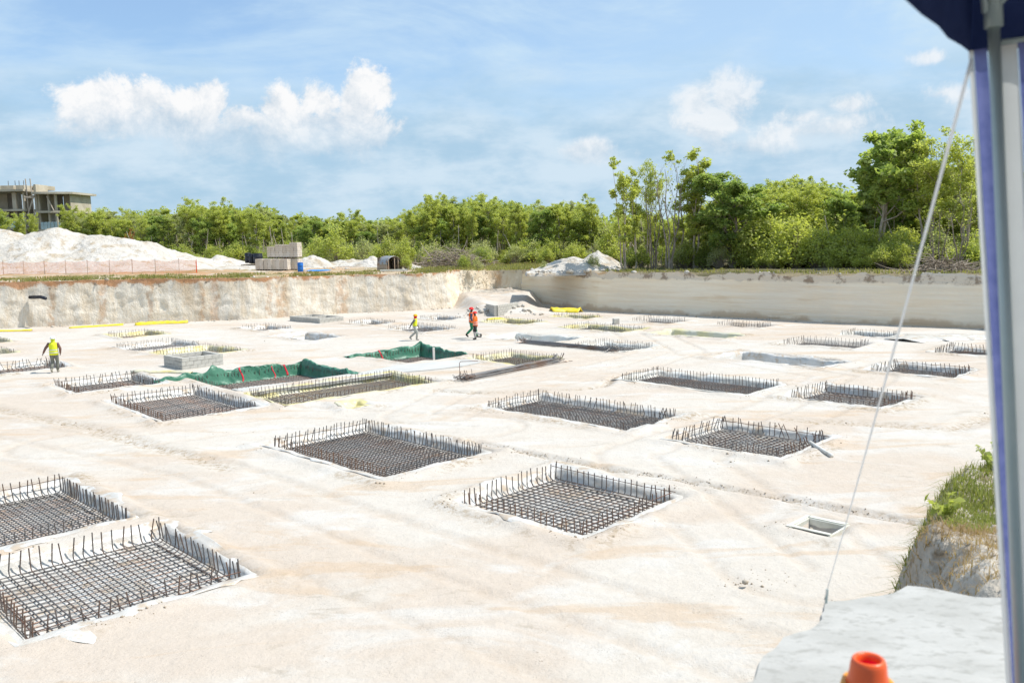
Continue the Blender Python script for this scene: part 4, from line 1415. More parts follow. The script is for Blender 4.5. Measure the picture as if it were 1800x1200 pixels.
# ------------------------------------------------------------------ near side: slab, cone, tent
def slab():
    edge = [(-0.6, 2.2), (0.1, 2.62), (0.59, 3.0), (0.84, 3.06), (0.97, 3.30), (1.04, 3.42), (1.16, 3.47), (1.25, 3.55), (1.30, 3.63), (1.335, 3.76), (1.42, 3.755), (1.54, 3.80),
            (1.66, 3.84), (1.75, 3.89), (1.85, 3.86), (1.95, 3.81), (2.14, 3.74), (2.6, 3.62), (3.6, 3.35), (4.6, 2.0), (4.4, -1.6), (-0.8, -1.8), (-1.2, 0.5)]
    pts = []
    for i, a in enumerate(edge):
        b = edge[(i + 1) % len(edge)]
        L = math.hypot(b[0] - a[0], b[1] - a[1])
        k = max(1, int(L / 0.045)) if i < 18 else 6
        for t in np.linspace(0, 1, k, endpoint=False):
            x, y = a[0] + (b[0] - a[0]) * t, a[1] + (b[1] - a[1]) * t
            if i < 18:
                x += 0.09 * float(fbm(np.array([x * 5]), np.array([y * 5]), 3, 4)[0])
                y += 0.09 * float(fbm(np.array([x * 5]), np.array([y * 5]), 4, 4)[0])
            pts.append((x, y))
    pts = pts[::-1]
    n = len(pts)
    c = np.array([1.6, 1.2])
    vs = []
    for k, (sc, z) in enumerate(((1.0, 4.43), (1.0, 4.52), (0.996, 4.63), (0.990, 4.65))):
        for j, p in enumerate(pts):
            q = c + (np.array(p) - c) * (sc + 0.006 * (vnoise(j * 0.4, k * 2.0, 8) - 0.5) * (k < 2))
            vs.append((q[0], q[1], z + 0.012 * float(fbm(np.array([p[0] * 3]), np.array([p[1] * 3]), 12, 3)[0]) * (k >= 2)))
    fs = []
    for k in range(3):
        for j in range(n):
            j2 = (j + 1) % n
            fs.append((k * n + j, k * n + j2, (k + 1) * n + j2, (k + 1) * n + j))
    fs.append(tuple(3 * n + j for j in range(n)))
    me = bpy.data.meshes.new('concrete_slab')
    me.from_pydata(vs, [], [f[::-1] for f in fs])
    me.materials.append(M_SLAB)
    me.update()
    return tag(link('concrete_slab', me), 'pale concrete slab with a broken edge that the tent stands on', kind='structure')


slab()
SLAB_Z = 4.652
# cone
root = thing('traffic_cone', 'orange cone with an open pink top and yellow collar at the bottom edge', 'traffic cone', (0.906, 2.20, SLAB_Z))
M_CONE = pmat('orange_plastic', (0.86, 0.11, 0.02), (0.80, 0.13, 0.03), 6, 0.35, spec=0.5)
M_CONE_IN = pmat('pink_plastic', (0.85, 0.03, 0.10), rough=0.5)
MB().lathe([(0.125, 0.025), (0.118, 0.05), (0.072, 0.36), (0.047, 0.455), (0.0445, 0.478), (0.041, 0.490), (0.036, 0.4945), (0.031, 0.491), (0.028, 0.482), (0.029, 0.40), (0.05, 0.30)], 40, cap=False).build('cone_body', M_CONE, root, True)
MB().lathe([(0.0275, 0.475), (0.0285, 0.42), (0.001, 0.42)], 24, cap=False).build('cone_lining', M_CONE_IN, root, True)
MB().lathe([(0.055, 0.425), (0.064, 0.43), (0.069, 0.412), (0.070, 0.385), (0.066, 0.37), (0.058, 0.372)], 32, cap=False).build('collar', pmat('amber_plastic', (0.90, 0.36, 0.02), rough=0.35, spec=0.5), root, True)
MB().box((0, 0, 0.014), (0.32, 0.32, 0.026), bev=0.006).build('cone_base', M_CONE, root)

# tent
M_NAVY = pmat('navy_canvas', (0.016, 0.028, 0.095), (0.024, 0.040, 0.12), 6, 0.8, bump=0.25, bscale=240, transl=0.12)
M_BLUE = pmat('blue_mesh_canvas', (0.13, 0.155, 0.36), (0.18, 0.205, 0.43), 20, 0.8, bump=0.2, bscale=300, transl=0.5)
M_WHITE = pmat('white_canvas', (0.66, 0.67, 0.65), (0.61, 0.62, 0.6), 3, 0.75, bump=0.35, bscale=7, transl=0.45, bdist=0.01)
M_POLE = pmat('painted_steel', (0.40, 0.48, 0.46), (0.45, 0.52, 0.5), 5, 0.4, metallic=0.1, spec=0.5)
tent = thing('canopy_tent', 'navy canopy tent with blue and white striped side wall at the right edge', 'tent', (1.2, 2.1, SLAB_Z))
TO = Vector((1.2, 2.1, SLAB_Z))


def tp(v):
    return Vector(v) - TO


E1, E2 = Vector((-0.6, -0.8, 0)), Vector((0.8, -0.6, 0))
C0 = Vector((1.118, 2.215, 6.662))
poles = [(Vector((1.263, 2.060, SLAB_Z)), Vector((1.118, 2.152, 6.93)))]
for cc in (C0 + E1 * 3, C0 + E2 * 3, C0 + E1 * 3 + E2 * 3):
    poles.append((Vector((cc.x + 0.03, cc.y, SLAB_Z)), Vector((cc.x + 0.03, cc.y, 6.93))))
for a, b in poles:
    pole = MB().tube([tp(a), tp(b)], 0.0135, 14).build('pole', M_POLE, tent, True)
    d = (b - a).normalized()
    MB().tube([tp(b - d * 0.225), tp(b - d * 0.02)], 0.0205, 14).build('pole_bracket', M_POLE, pole, True)
    MB().box(tp(a + Vector((0, 0, 0.006))), (0.09, 0.09, 0.008)).build('foot_plate', M_POLE, pole)
pt = poles[0][1]
for e in (E1, E2):
    a = pt + e * 0.01 - Vector((0, 0, 0.085))
    for z in (0.0,):
        MB().tube([tp(a), tp(a + e * 2.95)], 0.011, 8).build('eave_bar', M_POLE, tent, True)
    MB().tube([tp(pt - Vector((0, 0, 0.19)) + e * 0.012), tp(pt + e * 0.10 - Vector((0, 0, 0.085)))], 0.008, 6).build('brace', M_POLE, tent)
# roof with a sagging eave, four panels
apex = C0 + E1 * 1.5 + E2 * 1.5 + Vector((0, 0, 1.05))
cor = [C0, C0 + E1 * 3, C0 + E1 * 3 + E2 * 3, C0 + E2 * 3]
for i in range(4):
    a, b = cor[i], cor[(i + 1) % 4]
    V = []
    nn, mm = 25, 14
    for s_ in np.linspace(0, 1, nn):
        e = a.lerp(b, s_)
        for t in np.linspace(0, 1, mm):
            sag = 0.035 * math.sin(math.pi * s_) * (1 - t) + 0.05 * math.sin(math.pi * t)
            if t < 0.12:
                k = t / 0.12
                p = e + Vector((0, 0, 0.255 * k - 0.003 * math.sin(s_ * math.pi * 7) * (1 - k)))
                cen = cor[0].lerp(cor[2], 0.5)
                p += (Vector((cen.x, cen.y, p.z)) - p).normalized() * (0.005 * math.sin(s_ * 60) * (1 - k))
            else:
                k = (t - 0.12) / 0.88
                p = (e + Vector((0, 0, 0.255))).lerp(apex, k)
            V.append(tp(p - Vector((0, 0, sag * (t > 0.05)))))
    o = link('roof_panel', mesh_np('roof_panel', V, grid_faces(nn, mm), M_NAVY, True), tent)


def curtain(name, t0, t1, b0, b1, mat, folds, amp, seed, z0=SLAB_Z + 0.02, n=None):
    """hanging cloth between a top line and a bottom line, with folds that deepen downwards"""
    n = n or max(6, int(folds * 8))
    rows = 22
    V = []
    d = Vector((t1 - t0).xy.to_3d()).normalized() if (t1 - t0).length > 1e-6 else Vector((1, 0, 0))
    nrm = Vector((-d.y, d.x, 0))
    for i in range(n):
        s_ = i / (n - 1)
        for j in range(rows):
            r = j / (rows - 1)
            p = t0.lerp(t1, s_).lerp(b0.lerp(b1, s_), r)
            w = amp * math.sin(s_ * folds * 2 * math.pi + seed + 0.6 * math.sin(r * 3 + seed)) * (0.25 + 0.75 * r) + 0.3 * amp * math.sin(r * 6 + s_ * 3 + seed)
            V.append(tp(p + nrm * w))
    return link(name, mesh_np(name, V, grid_faces(n, rows), mat, True), tent)


T = lambda s: Vector((1.122, 2.162, 6.665)) + E2 * s
Bm = lambda s: Vector((1.277, 2.072, SLAB_Z + 0.03)) + E2 * s
# narrow flap left of the pole: white hem and blue band
fl_t = [Vector((1.104, 2.200, 6.665)), Vector((1.113, 2.193, 6.665)), Vector((1.136, 2.176, 6.665))]
fl_b = [Vector((1.262, 2.118, 4.68)), Vector((1.273, 2.110, 4.68)), Vector((1.300, 2.090, 4.68))]
curtain('curtain_hem', fl_t[0], fl_t[1], fl_b[0], fl_b[1], M_WHITE, 0.6, 0.003, 1.0)
curtain('curtain_band', fl_t[1], fl_t[2], fl_b[1], fl_b[2], M_BLUE, 0.8, 0.005, 2.0)
s0 = 0.012
for w_, mt, nm in ((0.056, M_WHITE, 'side_wall'), (0.075, M_BLUE, 'wall_stripe'), (0.30, M_WHITE, 'side_wall'), (0.075, M_BLUE, 'wall_stripe'), (0.9, M_WHITE, 'side_wall'), (0.075, M_BLUE, 'wall_stripe'), (1.2, M_WHITE, 'side_wall')):
    curtain(nm, T(s0), T(s0 + w_), Bm(s0), Bm(s0 + w_), mt, max(0.5, w_ * 3), 0.006 if w_ < 0.2 else 0.02, s0 * 9)
    s0 += w_ + 0.001
a = C0 + E2 * 0.05 + Vector((0, 0, 0.012))
MB().tube([tp(Vector((1.14, 2.150, 6.672))), tp(Vector((1.14, 2.150, 6.672)) + E2 * 2.9)], 0.006, 6).build('wall_seam', M_POLE, tent)

# guy rope
M_ROPE = pmat('white_rope', (0.85, 0.85, 0.84), rough=0.7, transl=0.5)
root = thing('guy_rope', 'white guy rope slanting down from the tent corner to the slab edge', 'rope', (1.33, 3.70, SLAB_Z - 0.01))
a, b = Vector((1.100, 2.175, 6.64)), Vector((1.325, 3.70, SLAB_Z + 0.01))
MB().tube([a.lerp(b, t) - Vector((1.33, 3.70, SLAB_Z - 0.01)) - Vector((0, 0, 0.02 * math.sin(t * math.pi))) for t in np.linspace(0, 1, 12)], [0.0048 - 0.0028 * t for t in np.linspace(0, 1, 12)], 8).build('rope', M_ROPE, root, True)
MB().tube([(0, 0, -0.05), (0.005, -0.005, 0.07)], 0.006, 6).build('peg', M_POLE, root)

def leaf_quads(C, size, rng, flat=0.35, aspect=0.55):
    n = len(C)
    nrm = rng.normal(size=(n, 3))
    nrm[:, 2] = np.abs(nrm[:, 2]) + flat
    nrm /= np.linalg.norm(nrm, axis=1)[:, None]
    t = rng.normal(size=(n, 3))
    t -= nrm * (t * nrm).sum(1)[:, None]
    t /= np.linalg.norm(t, axis=1)[:, None] + 1e-9
    b = np.cross(nrm, t)
    s = (np.asarray(size) * rng.uniform(0.6, 1.35, n))[:, None]
    bow = nrm * s * 0.22
    V = np.stack([C - t * s, C - b * s * aspect + bow, C + t * s, C + b * s * aspect + bow], 1).reshape(-1, 3)
    F = (np.arange(n)[:, None] * 4 + np.array([[0, 1, 2, 3]]))
    return V, F


# ------------------------------------------------------------------ grassy bank at the right
def blades(name, pts, hts, mat, label, seed, width=0.012, cat='grass', spread=0.5):
    rng = np.random.default_rng(seed)
    n = len(pts)
    a = rng.uniform(0, 2 * math.pi, n)
    ln = rng.normal(0, spread, n)
    d = np.stack([np.cos(a), np.sin(a), np.zeros(n)], 1)
    side = np.stack([-np.sin(a), np.cos(a), np.zeros(n)], 1) * (width * rng.uniform(0.6, 1.3, n))[:, None]
    h = hts[:, None]
    b = pts
    m1 = b + d * (ln * hts * 0.35)[:, None] + np.array([0, 0, 1.0]) * h * 0.6
    t = b + d * (ln * hts)[:, None] + np.array([0, 0, 1.0]) * h * np.clip(1 - np.abs(ln) * 0.4, 0.3, 1)[:, None]
    V = np.stack([b - side, b + side, m1 + side * 0.7, m1 - side * 0.7, t - side * 0.12, t + side * 0.12], 1).reshape(-1, 3)
    k = np.arange(n)[:, None] * 6
    F = np.concatenate([k + np.array([[0, 1, 2, 3]]), k + np.array([[3, 2, 5, 4]])])
    o = link(name, mesh_np(name, V, F, mat))
    return tag(o, label, cat, kind='stuff')


RIM_TOP = [(1.1, 2.4), (1.95, 3.5), (2.5, 4.8), (3.12, 6.49), (3.82, 8.12), (4.35, 8.84), (5.25, 9.92), (5.95, 10.69), (7.3, 12.0), (9.6, 13.8)]


def bank_height(x, y):
    """earth bank: level top that breaks off and slopes down to the pit floor"""
    d = seg_dist(x, y, RIM_TOP)
    side = np.where(y < np.interp(x, [p[0] for p in RIM_TOP], [p[1] for p in RIM_TOP]), 1.0, -1.0)
    sd_ = d * side + 0.45 * fbm(x * 1.3, y * 1.3, 301, 4)
    r = np.hypot(x - 1.0, y - 0.5)
    top = 3.50 + 0.92 * (1 - sst(r, 3.0, 9.5)) + 0.22 * fbm(x * 1.1, y * 1.1, 302, 4) + 0.10 * fbm(x * 4, y * 4, 303, 4)
    k = sst(sd_, -1.1, 0.15)
    z = top * k - 0.25 * (1 - k)
    return z + 0.35 * fbm(x * 2.2, y * 2.2, 304, 4) * k * (1 - sst(sd_, 0.0, 0.5)) * 1.5 + 0.05 * fbm(x * 9, y * 9, 305, 3)


def build_bank():
    gx, gy = np.arange(0.2, 10.0, 0.055), np.arange(2.6, 15.5, 0.055)
    X, Y = np.meshgrid(gx, gy, indexing='ij')
    Z = bank_height(X, Y)
    V = np.stack([X, Y, Z], 2).reshape(-1, 3)
    F = grid_faces(len(gx), len(gy))
    F = F[(Z.ravel()[F] > -0.2).any(1)]
    used = np.unique(F)
    rm = np.zeros(len(V), np.int32)
    rm[used] = np.arange(len(used))
    o = link('earth_bank', mesh_np('earth_bank', V[used], rm[F], M_BANK, True))
    return tag(o, 'earth and stone bank that falls from the slab to the pit floor', kind='structure')


M_BANK = pmat('bank_earth', (0.36, 0.30, 0.225), (0.56, 0.52, 0.455), 1.3, 0.95, bump=1.0, bscale=9, c3=(0.24, 0.185, 0.125), s3=2.6, bdist=0.06, detail=8)
BANK = build_bank()


def near_bank():
    from mathutils.bvhtree import BVHTree
    tree = BVHTree.FromPolygons([tuple(v.co) for v in BANK.data.vertices], [tuple(p.vertices) for p in BANK.data.polygons])

    def gz(x, y):
        h = tree.ray_cast(Vector((x, y, 12)), Vector((0, 0, -1)))
        return None if h[0] is None else h[0].z
    rng = np.random.default_rng(5)
    green, gh, dry, dh, stones = [], [], [], [], []
    rim = RIM_TOP
    X, Y = rng.uniform(1.2, 8.5, 170000), rng.uniform(4.0, 13.4, 170000)
    ok = (X / Y < 0.66) & (X / Y > 0.28)
    X, Y = X[ok], Y[ok]
    NZ = fbm(X * 0.9, Y * 0.9, 15, 4)
    FAR = sst(Y, 6.6, 8.6)
    DR = seg_dist(X, Y, rim)
    RND = rng.random((len(X), 3))
    for x, y, nz, far, d, rn in zip(X, Y, NZ, FAR, DR, RND):
        isg = y > 6.2 and nz > 0.13 - 0.42 * far
        isd = not isg and ((d < 0.4 and 6.2 < y < 9.6 and rn[0] < 0.6) or (d < 1.1 and nz > -0.05 and y > 4.8 and rn[0] < 0.4))
        iss = not isg and not isd and rn[0] < 0.06
        if not (isg or isd or iss):
            continue
        z = gz(x, y)
        if z is None or z < 1.8:
            continue
        if isg:
            green.append((x, y, z - 0.01))
            gh.append((0.035 + 0.08 * rn[1] ** 1.5) * (1 + 0.6 * (nz > 0.1)))
        elif isd:
            dry.append((x, y, z - 0.01))
            dh.append(0.03 + 0.09 * rn[1] ** 1.5)
        else:
            stones.append((x, y, z, 0.008 + 0.055 * rn[1] ** 6))
    # dry roots hanging over the rim
    blades('grass', np.array(green), np.array(gh), M_GRASS, 'bright green grass growing on the bank beside the tent', 6, 0.0048, spread=1.0)
    blades('dry_grass', np.array(dry), np.array(dh), M_DRYGRASS, 'dry brown grass and roots along the rim of the near bank', 7, 0.0035, spread=1.6)
    rocks('stones', stones, M_STONE, 8, 'loose stones on the earth bank beside the tent')
    for (x, y, s_, lab) in ((6.1, 10.75, 0.5, 'leafy weed at the top of the near bank beside the tent'), (3.95, 8.0, 0.30, 'small sprawling weed at the left rim of the near bank'), (5.4, 9.8, 0.35, 'low weed in the middle of the near bank rim')):
        z = gz(x, y) or 3.4
        root = thing('weed', lab, 'plant', (x, y, z - 0.02))
        st, lf = MB(), []
        for k in range(9):
            a = rng.uniform(0, 6.28)
            L = s_ * rng.uniform(0.5, 1)
            p = [(0, 0, 0), (math.cos(a) * L * 0.25, math.sin(a) * L * 0.25, L * 0.5), (math.cos(a) * L * 0.6, math.sin(a) * L * 0.6, L * 0.85)]
            st.tube(p, [0.004, 0.003, 0.0015], 4)
            for t in np.linspace(0.25, 1, 9):
                q = Vector(p[0]).lerp(Vector(p[1]), min(1, t * 2)) if t < 0.5 else Vector(p[1]).lerp(Vector(p[2]), t * 2 - 1)
                lf.append((q.x + rng.normal(0, 0.02), q.y + rng.normal(0, 0.02), q.z))
        st.build('stem', M_WOOD, root)
        V, F = leaf_quads(np.array(lf), 0.045, rng)
        link('foliage', mesh_np('foliage', V, F, M_LEAF[0]), root)


near_bank()


# ------------------------------------------------------------------ people
M_SKIN = pmat('dark_skin', (0.10, 0.052, 0.034), (0.12, 0.064, 0.042), 8, 0.55)
DGET = bpy.context.evaluated_depsgraph_get


def skin_mesh(name, verts, edges, radii, mat, root=0):
    me = bpy.data.meshes.new(name)
    me.from_pydata(verts, edges, [])
    o = link(name, me)
    o.modifiers.new('skin', 'SKIN')
    sv = me.skin_vertices[0].data
    for i, r in enumerate(radii):
        sv[i].radius = r if isinstance(r, tuple) else (r, r)
        sv[i].use_root = (i == root)
    ss = o.modifiers.new('sub', 'SUBSURF')
    ss.levels = ss.render_levels = 1
    bpy.context.view_layer.update()
    dg = DGET()
    m2 = bpy.data.meshes.new_from_object(o.evaluated_get(dg))
    m2.name = name
    bpy.data.objects.remove(o)
    m2.materials.clear()
    m2.materials.append(mat)
    m2.polygons.foreach_set('use_smooth', np.ones(len(m2.polygons), bool))
    return m2


def person(label, loc, face, height, legs, arms, cl):
    """legs: two of (knee, ankle, toe); arms: two of (elbow, wrist); local x right, y forward, z up, for 1.76 m"""
    z = float(floor_h(np.array([loc[0]]), np.array([loc[1]]))[0])
    root = thing('person', label, 'person', (loc[0], loc[1], z), R(face), 'workers in the pit')
    root.scale = (height / 1.76,) * 3
    lean = cl.get('lean', 0.0)
    V = [(0, 0, .95), (0, lean * .4, 1.14), (0, lean * .8, 1.34), (0, lean, 1.47), (0, lean + .015, 1.54), (0, lean + .02, 1.62), (0, lean + .02, 1.70), (0, lean + .115, 1.605)]
    rad = [(.145, .105), (.135, .10), (.155, .105), .058, .056, (.078, .092), (.070, .085), .014]
    E = [(0, 1), (1, 2), (2, 3), (3, 4), (4, 5), (5, 6), (5, 7)]
    for sg, (kn, an, to) in zip((1, -1), legs):
        b = len(V)
        V += [(sg * .095, 0, .86), kn, an, to]
        rad += [.088, .058, .042, .034]
        E += [(0, b), (b, b + 1), (b + 1, b + 2), (b + 2, b + 3)]
    for sg, (el, wr) in zip((1, -1), arms):
        b = len(V)
        sh = (sg * .185, lean * .9, 1.41)
        V += [sh, el, wr]
        rad += [.060, .043, .030]
        E += [(2, b), (b, b + 1), (b + 1, b + 2)]
        d = (Vector(wr) - Vector(el)).normalized()
        palm = Vector(wr) + d * .07
        V.append(tuple(palm))
        rad.append((.034, .022))
        E.append((b + 2, b + 3))
        fw = Vector((0, 1, 0)) - d * d.y
        fw = fw.normalized() if fw.length > 0.1 else Vector((1, 0, 0))
        inn = d.cross(fw)
        for k, (off, ln_) in enumerate(((-.024, .062), (-.008, .076), (.009, .080), (.026, .072))):
            k1 = palm + d * ln_ * .5 + fw * off
            k2 = palm + d * ln_ + fw * off + inn * .022 * -sg
            q = len(V)
            V += [tuple(k1), tuple(k2)]
            rad += [.0085, .0075]
            E += [(b + 3, q), (q, q + 1)]
        q = len(V)
        V += [tuple(Vector(wr) + d * .045 + fw * .042), tuple(Vector(wr) + d * .08 + fw * .055)]
        rad += [.010, .0085]
        E += [(b + 3, q), (q, q + 1)]
    link('body', skin_mesh('body', V, E, rad, M_SKIN), root)

    def loft(name, secs, mat, n=16):
        rr = []
        for (cx, cy, cz, rx, ry) in secs:
            rr.append([(cx + rx * math.cos(2 * math.pi * j / n), cy + ry * math.sin(2 * math.pi * j / n), cz) for j in range(n)])
        return MB().rings(rr).build(name, mat, root, True)
    # trousers
    mt = MB()
    for sg, (kn, an, to) in zip((1, -1), legs):
        hip = Vector((sg * .085, 0, .90))
        end = Vector(an).lerp(Vector(kn), cl.get('leg_end', 0.12))
        mt.tube([hip + Vector((0, 0, .06)), hip, hip.lerp(Vector(kn), .55), Vector(kn), Vector(kn).lerp(end, .5), end], [.10, .115, .094, .078, .072, .066], 12)
    rr = []
    for (cz, rx, ry) in ((.80, .10, .09), (.86, .175, .125), (.95, .178, .128), (1.04, .168, .118)):
        rr.append([(rx * math.cos(2 * math.pi * j / 16), ry * math.sin(2 * math.pi * j / 16), cz) for j in range(16)])
    mt.rings(rr)
    mt.build('trousers', cl['trousers'], root, True)
    if 'shorts' in cl:
        ms = MB()
        for sg, (kn, an, to) in zip((1, -1), legs):
            hip = Vector((sg * .085, 0, .90))
            ms.tube([hip, hip.lerp(Vector(kn), .5), hip.lerp(Vector(kn), .97)], [.125, .108, .104], 12)
        ms.rings([[(p[0] * 1.05, p[1] * 1.05, p[2]) for p in r] for r in rr])
        ms.build('shorts', cl['shorts'], root, True)
    # boots
    for sg, (kn, an, to) in zip((1, -1), legs):
        a, t = Vector(an), Vector(to)
        heel = a + (a - t).normalized() * .05 + Vector((0, 0, -.045))
        up = a.lerp(Vector(kn), .16)
        bo = MB().tube([up, a, a + Vector((0, 0, -.03))], [.054, .052, .05], 10)
        bo.tube([heel, a.lerp(t, .15) + Vector((0, 0, -.025)), a.lerp(t, .6) + Vector((0, 0, -.012)), t, t + (t - a).normalized() * .025], [.036, .048, .046, .040, .02], 10)
        bo.build('boot', cl['boots'], root, True)
    # shirt: torso and sleeves
    sh = MB()
    secs = ((.98, .172, .122, .1), (1.10, .168, .122, .3), (1.22, .178, .126, .5), (1.34, .192, .130, .75), (1.42, .175, .112, .9), (1.475, .10, .085, 1), (1.50, .066, .066, 1))
    sh.rings([[(rx * math.cos(2 * math.pi * j / 16), lean * f + ry * math.sin(2 * math.pi * j / 16), cz) for j in range(16)] for (cz, rx, ry, f) in secs])
    for sg, (el, wr) in zip((1, -1), arms):
        s_ = Vector((sg * .17, lean * .9, 1.425))
        e_ = Vector(el)
        pts, rd = [s_, s_.lerp(e_, .35), s_.lerp(e_, .8)], [.078, .072, .064]
        if cl.get('long', True):
            pts += [e_, e_.lerp(Vector(wr), .5), Vector(wr)]
            rd += [.060, .052, .042]
        sh.tube(pts, rd, 10)
    sh.build('shirt', cl['shirt'], root, True)
    # vest over the shirt, with reflective bands
    zlo = cl.get('vest_low', .90)
    vs_ = [(zlo, .205, .155, .1), (1.02, .198, .150, .2), (1.16, .192, .145, .4), (1.30, .200, .146, .7), (1.40, .196, .132, .85), (1.455, .15, .108, 1), (1.485, .09, .085, 1)]
    rr = [[(rx * math.cos(2 * math.pi * j / 20), lean * f + ry * math.sin(2 * math.pi * j / 20), cz) for j in range(20)] for (cz, rx, ry, f) in vs_]
    v = MB().rings(rr, cap=False).build('vest', cl['vest'], root, True)
    v.modifiers.new('thick', 'SOLIDIFY').thickness = 0.012
    if cl.get('bands', True):
        for zc in (zlo + .12, zlo + .25):
            f = (zc - .9) / .6
            rx, ry = .207, .158
            rr = [[((rx - .002 * k) * math.cos(2 * math.pi * j / 20), lean * f + (ry - .002 * k) * math.sin(2 * math.pi * j / 20), zc + dz) for j in range(20)] for k, dz in ((0, -.02), (0, .02))]
            MB().rings(rr, cap=False).build('reflective_band', cl['band'], v, True)
    # helmet
    hx, hy, hz_ = 0, lean + .01, 1.665
    he = MB().lathe([(.150, -.012), (.122, .0), (.120, .03), (.112, .065), (.090, .095), (.055, .112), (.015, .118)], 20, (hx, hy, hz_), 0.92, 1.12)
    he.rings([[(hx + .105 * math.cos(a) * k, hy + .13 + .06 * math.sin(a) * k - .01, hz_ - .010 + dz) for a in np.linspace(0, 2 * math.pi, 14, endpoint=False)] for k, dz in ((1, 0), (.96, .016))])
    he.build('helmet', cl['helmet'], root, True)
    if 'scarf' in cl:
        loft('scarf', ((0, lean, 1.44, .10, .10), (0, lean, 1.50, .085, .09), (0, lean + .01, 1.57, .094, .108), (0, lean + .01, 1.64, .098, .112), (0, lean + .01, 1.685, .095, .11)), cl['scarf'])
    # eyes and ears sit on the head
    for sg in (-1, 1):
        MB().lathe([(.002, -.012), (.011, 0), (.002, .012)], 8, (sg * .032, lean + .100, 1.625)).build('eye', pmat('eye_white', (0.6, 0.58, 0.55)), root, True)
        MB().lathe([(.006, -.03), (.018, -.01), (.02, .015), (.006, .03)], 8, (sg * .083, lean + .01, 1.615), 0.6, 1.0).build('ear', M_SKIN, root, True)
    return root


C = lambda n, c, **k: pmat(n, c, tuple(min(1, x * 1.25 + 0.01) for x in c), 9, 0.8, **k)
HV_Y, HV_O = C('hi_vis_yellow', (0.72, 0.76, 0.03)), C('hi_vis_orange', (0.90, 0.15, 0.02))
BAND = C('silver_band', (0.55, 0.57, 0.58))
STRIDE = [((.10, .22, .53), (.10, .30, .10), (.10, .45, .06)), ((-.10, .02, .51), (-.10, -.30, .20), (-.10, -.20, .07))]
STRIDE2 = [((.10, .10, .51), (.10, .02, .09), (.10, .18, .04)), ((-.10, .02, .50), (-.10, -.36, .34), (-.10, -.34, .18))]
person('worker in a white helmet and yellow vest walking away beside the cage on the left', (-22.52, 43.62), 18, 1.80,
       [((.11, .14, .52), (.10, .10, .10), (.12, .26, .05)), ((-.11, .12, .50), (-.12, -.20, .16), (-.12, -.08, .06))],
       [((.30, -.03, 1.16), (.27, .06, .93)), ((-.36, .04, 1.18), (-.47, .10, .96))],
       dict(trousers=C('grey_trousers', (0.17, 0.17, 0.14)), boots=C('pale_boots', (0.30, 0.28, 0.22)), shirt=C('brown_sleeves', (0.16, 0.085, 0.065)), vest=HV_Y, band=BAND, helmet=C('white_helmet', (0.80, 0.80, 0.78)), scarf=C('yellow_hood', (0.55, 0.62, 0.03)), vest_low=.86))
person('worker in a yellow helmet, red headscarf and yellow vest walking right', (-5.95, 54.68), -90, 1.60,
       [((.09, .16, .53), (.09, .10, .10), (.09, .26, .05)), ((-.09, .0, .51), (-.09, -.36, .20), (-.09, -.26, .07))],
       [((.26, -.16, 1.17), (.25, -.30, .95)), ((-.25, .04, 1.16), (-.22, .16, .96))],
       dict(trousers=C('pale_grey_trousers', (0.36, 0.36, 0.33)), boots=C('grey_shoes', (0.34, 0.33, 0.30)), shirt=C('grey_shirt', (0.12, 0.12, 0.12)), vest=HV_Y, band=BAND, helmet=C('yellow_helmet', (0.80, 0.42, 0.01)), scarf=C('red_scarf', (0.62, 0.02, 0.03)), vest_low=.98, bands=False, lean=.05))
person('nearer of the two workers in orange, in black shorts and red helmet, walking left', (-2.20, 54.0), 82, 1.72,
       STRIDE2, [((.24, .02, 1.17), (.22, .22, 1.10)), ((-.24, .05, 1.17), (-.20, .25, 1.12))],
       dict(trousers=C('pale_leggings', (0.42, 0.42, 0.40)), shorts=C('black_shorts', (0.025, 0.022, 0.022)), boots=C('black_boots', (0.02, 0.02, 0.02)), shirt=C('orange_jacket', (0.90, 0.17, 0.03)), vest=HV_O, band=BAND, helmet=C('red_helmet', (0.72, 0.03, 0.03)), vest_low=.86))
person('farther, taller worker in green trousers and red helmet beside the one in orange', (-2.48, 55.0), -80, 1.88,
       STRIDE, [((.24, -.05, 1.17), (.24, .05, .95)), ((-.24, .08, 1.17), (-.20, .2, 1.0))],
       dict(trousers=C('green_trousers', (0.02, 0.22, 0.11)), boots=MATS['black_boots'], shirt=C('dark_blue_shirt', (0.05, 0.06, 0.10)), vest=HV_O, band=BAND, helmet=MATS['red_helmet'], vest_low=.95))
# ------------------------------------------------------------------ heaps and things on the far rim
def tz(x, y):
    return float(top_z(np.array([x]), np.array([y]))[0])


_rp = [(-60, 392), (0, 406), (20, 400), (45, 397), (72, 399), (88, 405), (112, 411), (130, 408), (160, 410), (188, 415), (212, 423), (238, 427), (262, 437), (285, 447), (312, 452), (335, 461), (352, 470)]
_RX = np.array([colx(p, 93.0) for p, _ in _rp])
_RZ = np.array([zrow(p, q, 93.0) - 3.45 for p, q in _rp])


def big_mound(x, y):
    X = x - 45.0
    ridge = np.interp(X, _RX, _RZ)
    prof = np.where(y < 0, np.clip(1 + y / 10.0, 0, 1) ** 1.15, np.clip(1 - y / 20.0, 0, 1))
    step = 0.45 * sst(fbm(X * 0.12, y * 0.16, 3, 3), -0.05, 0.12)
    return np.maximum(ridge, 0) * prof * (0.86 + 0.22 * step + 0.24 * fbm(X * 0.25, y * 0.35, 14, 4))


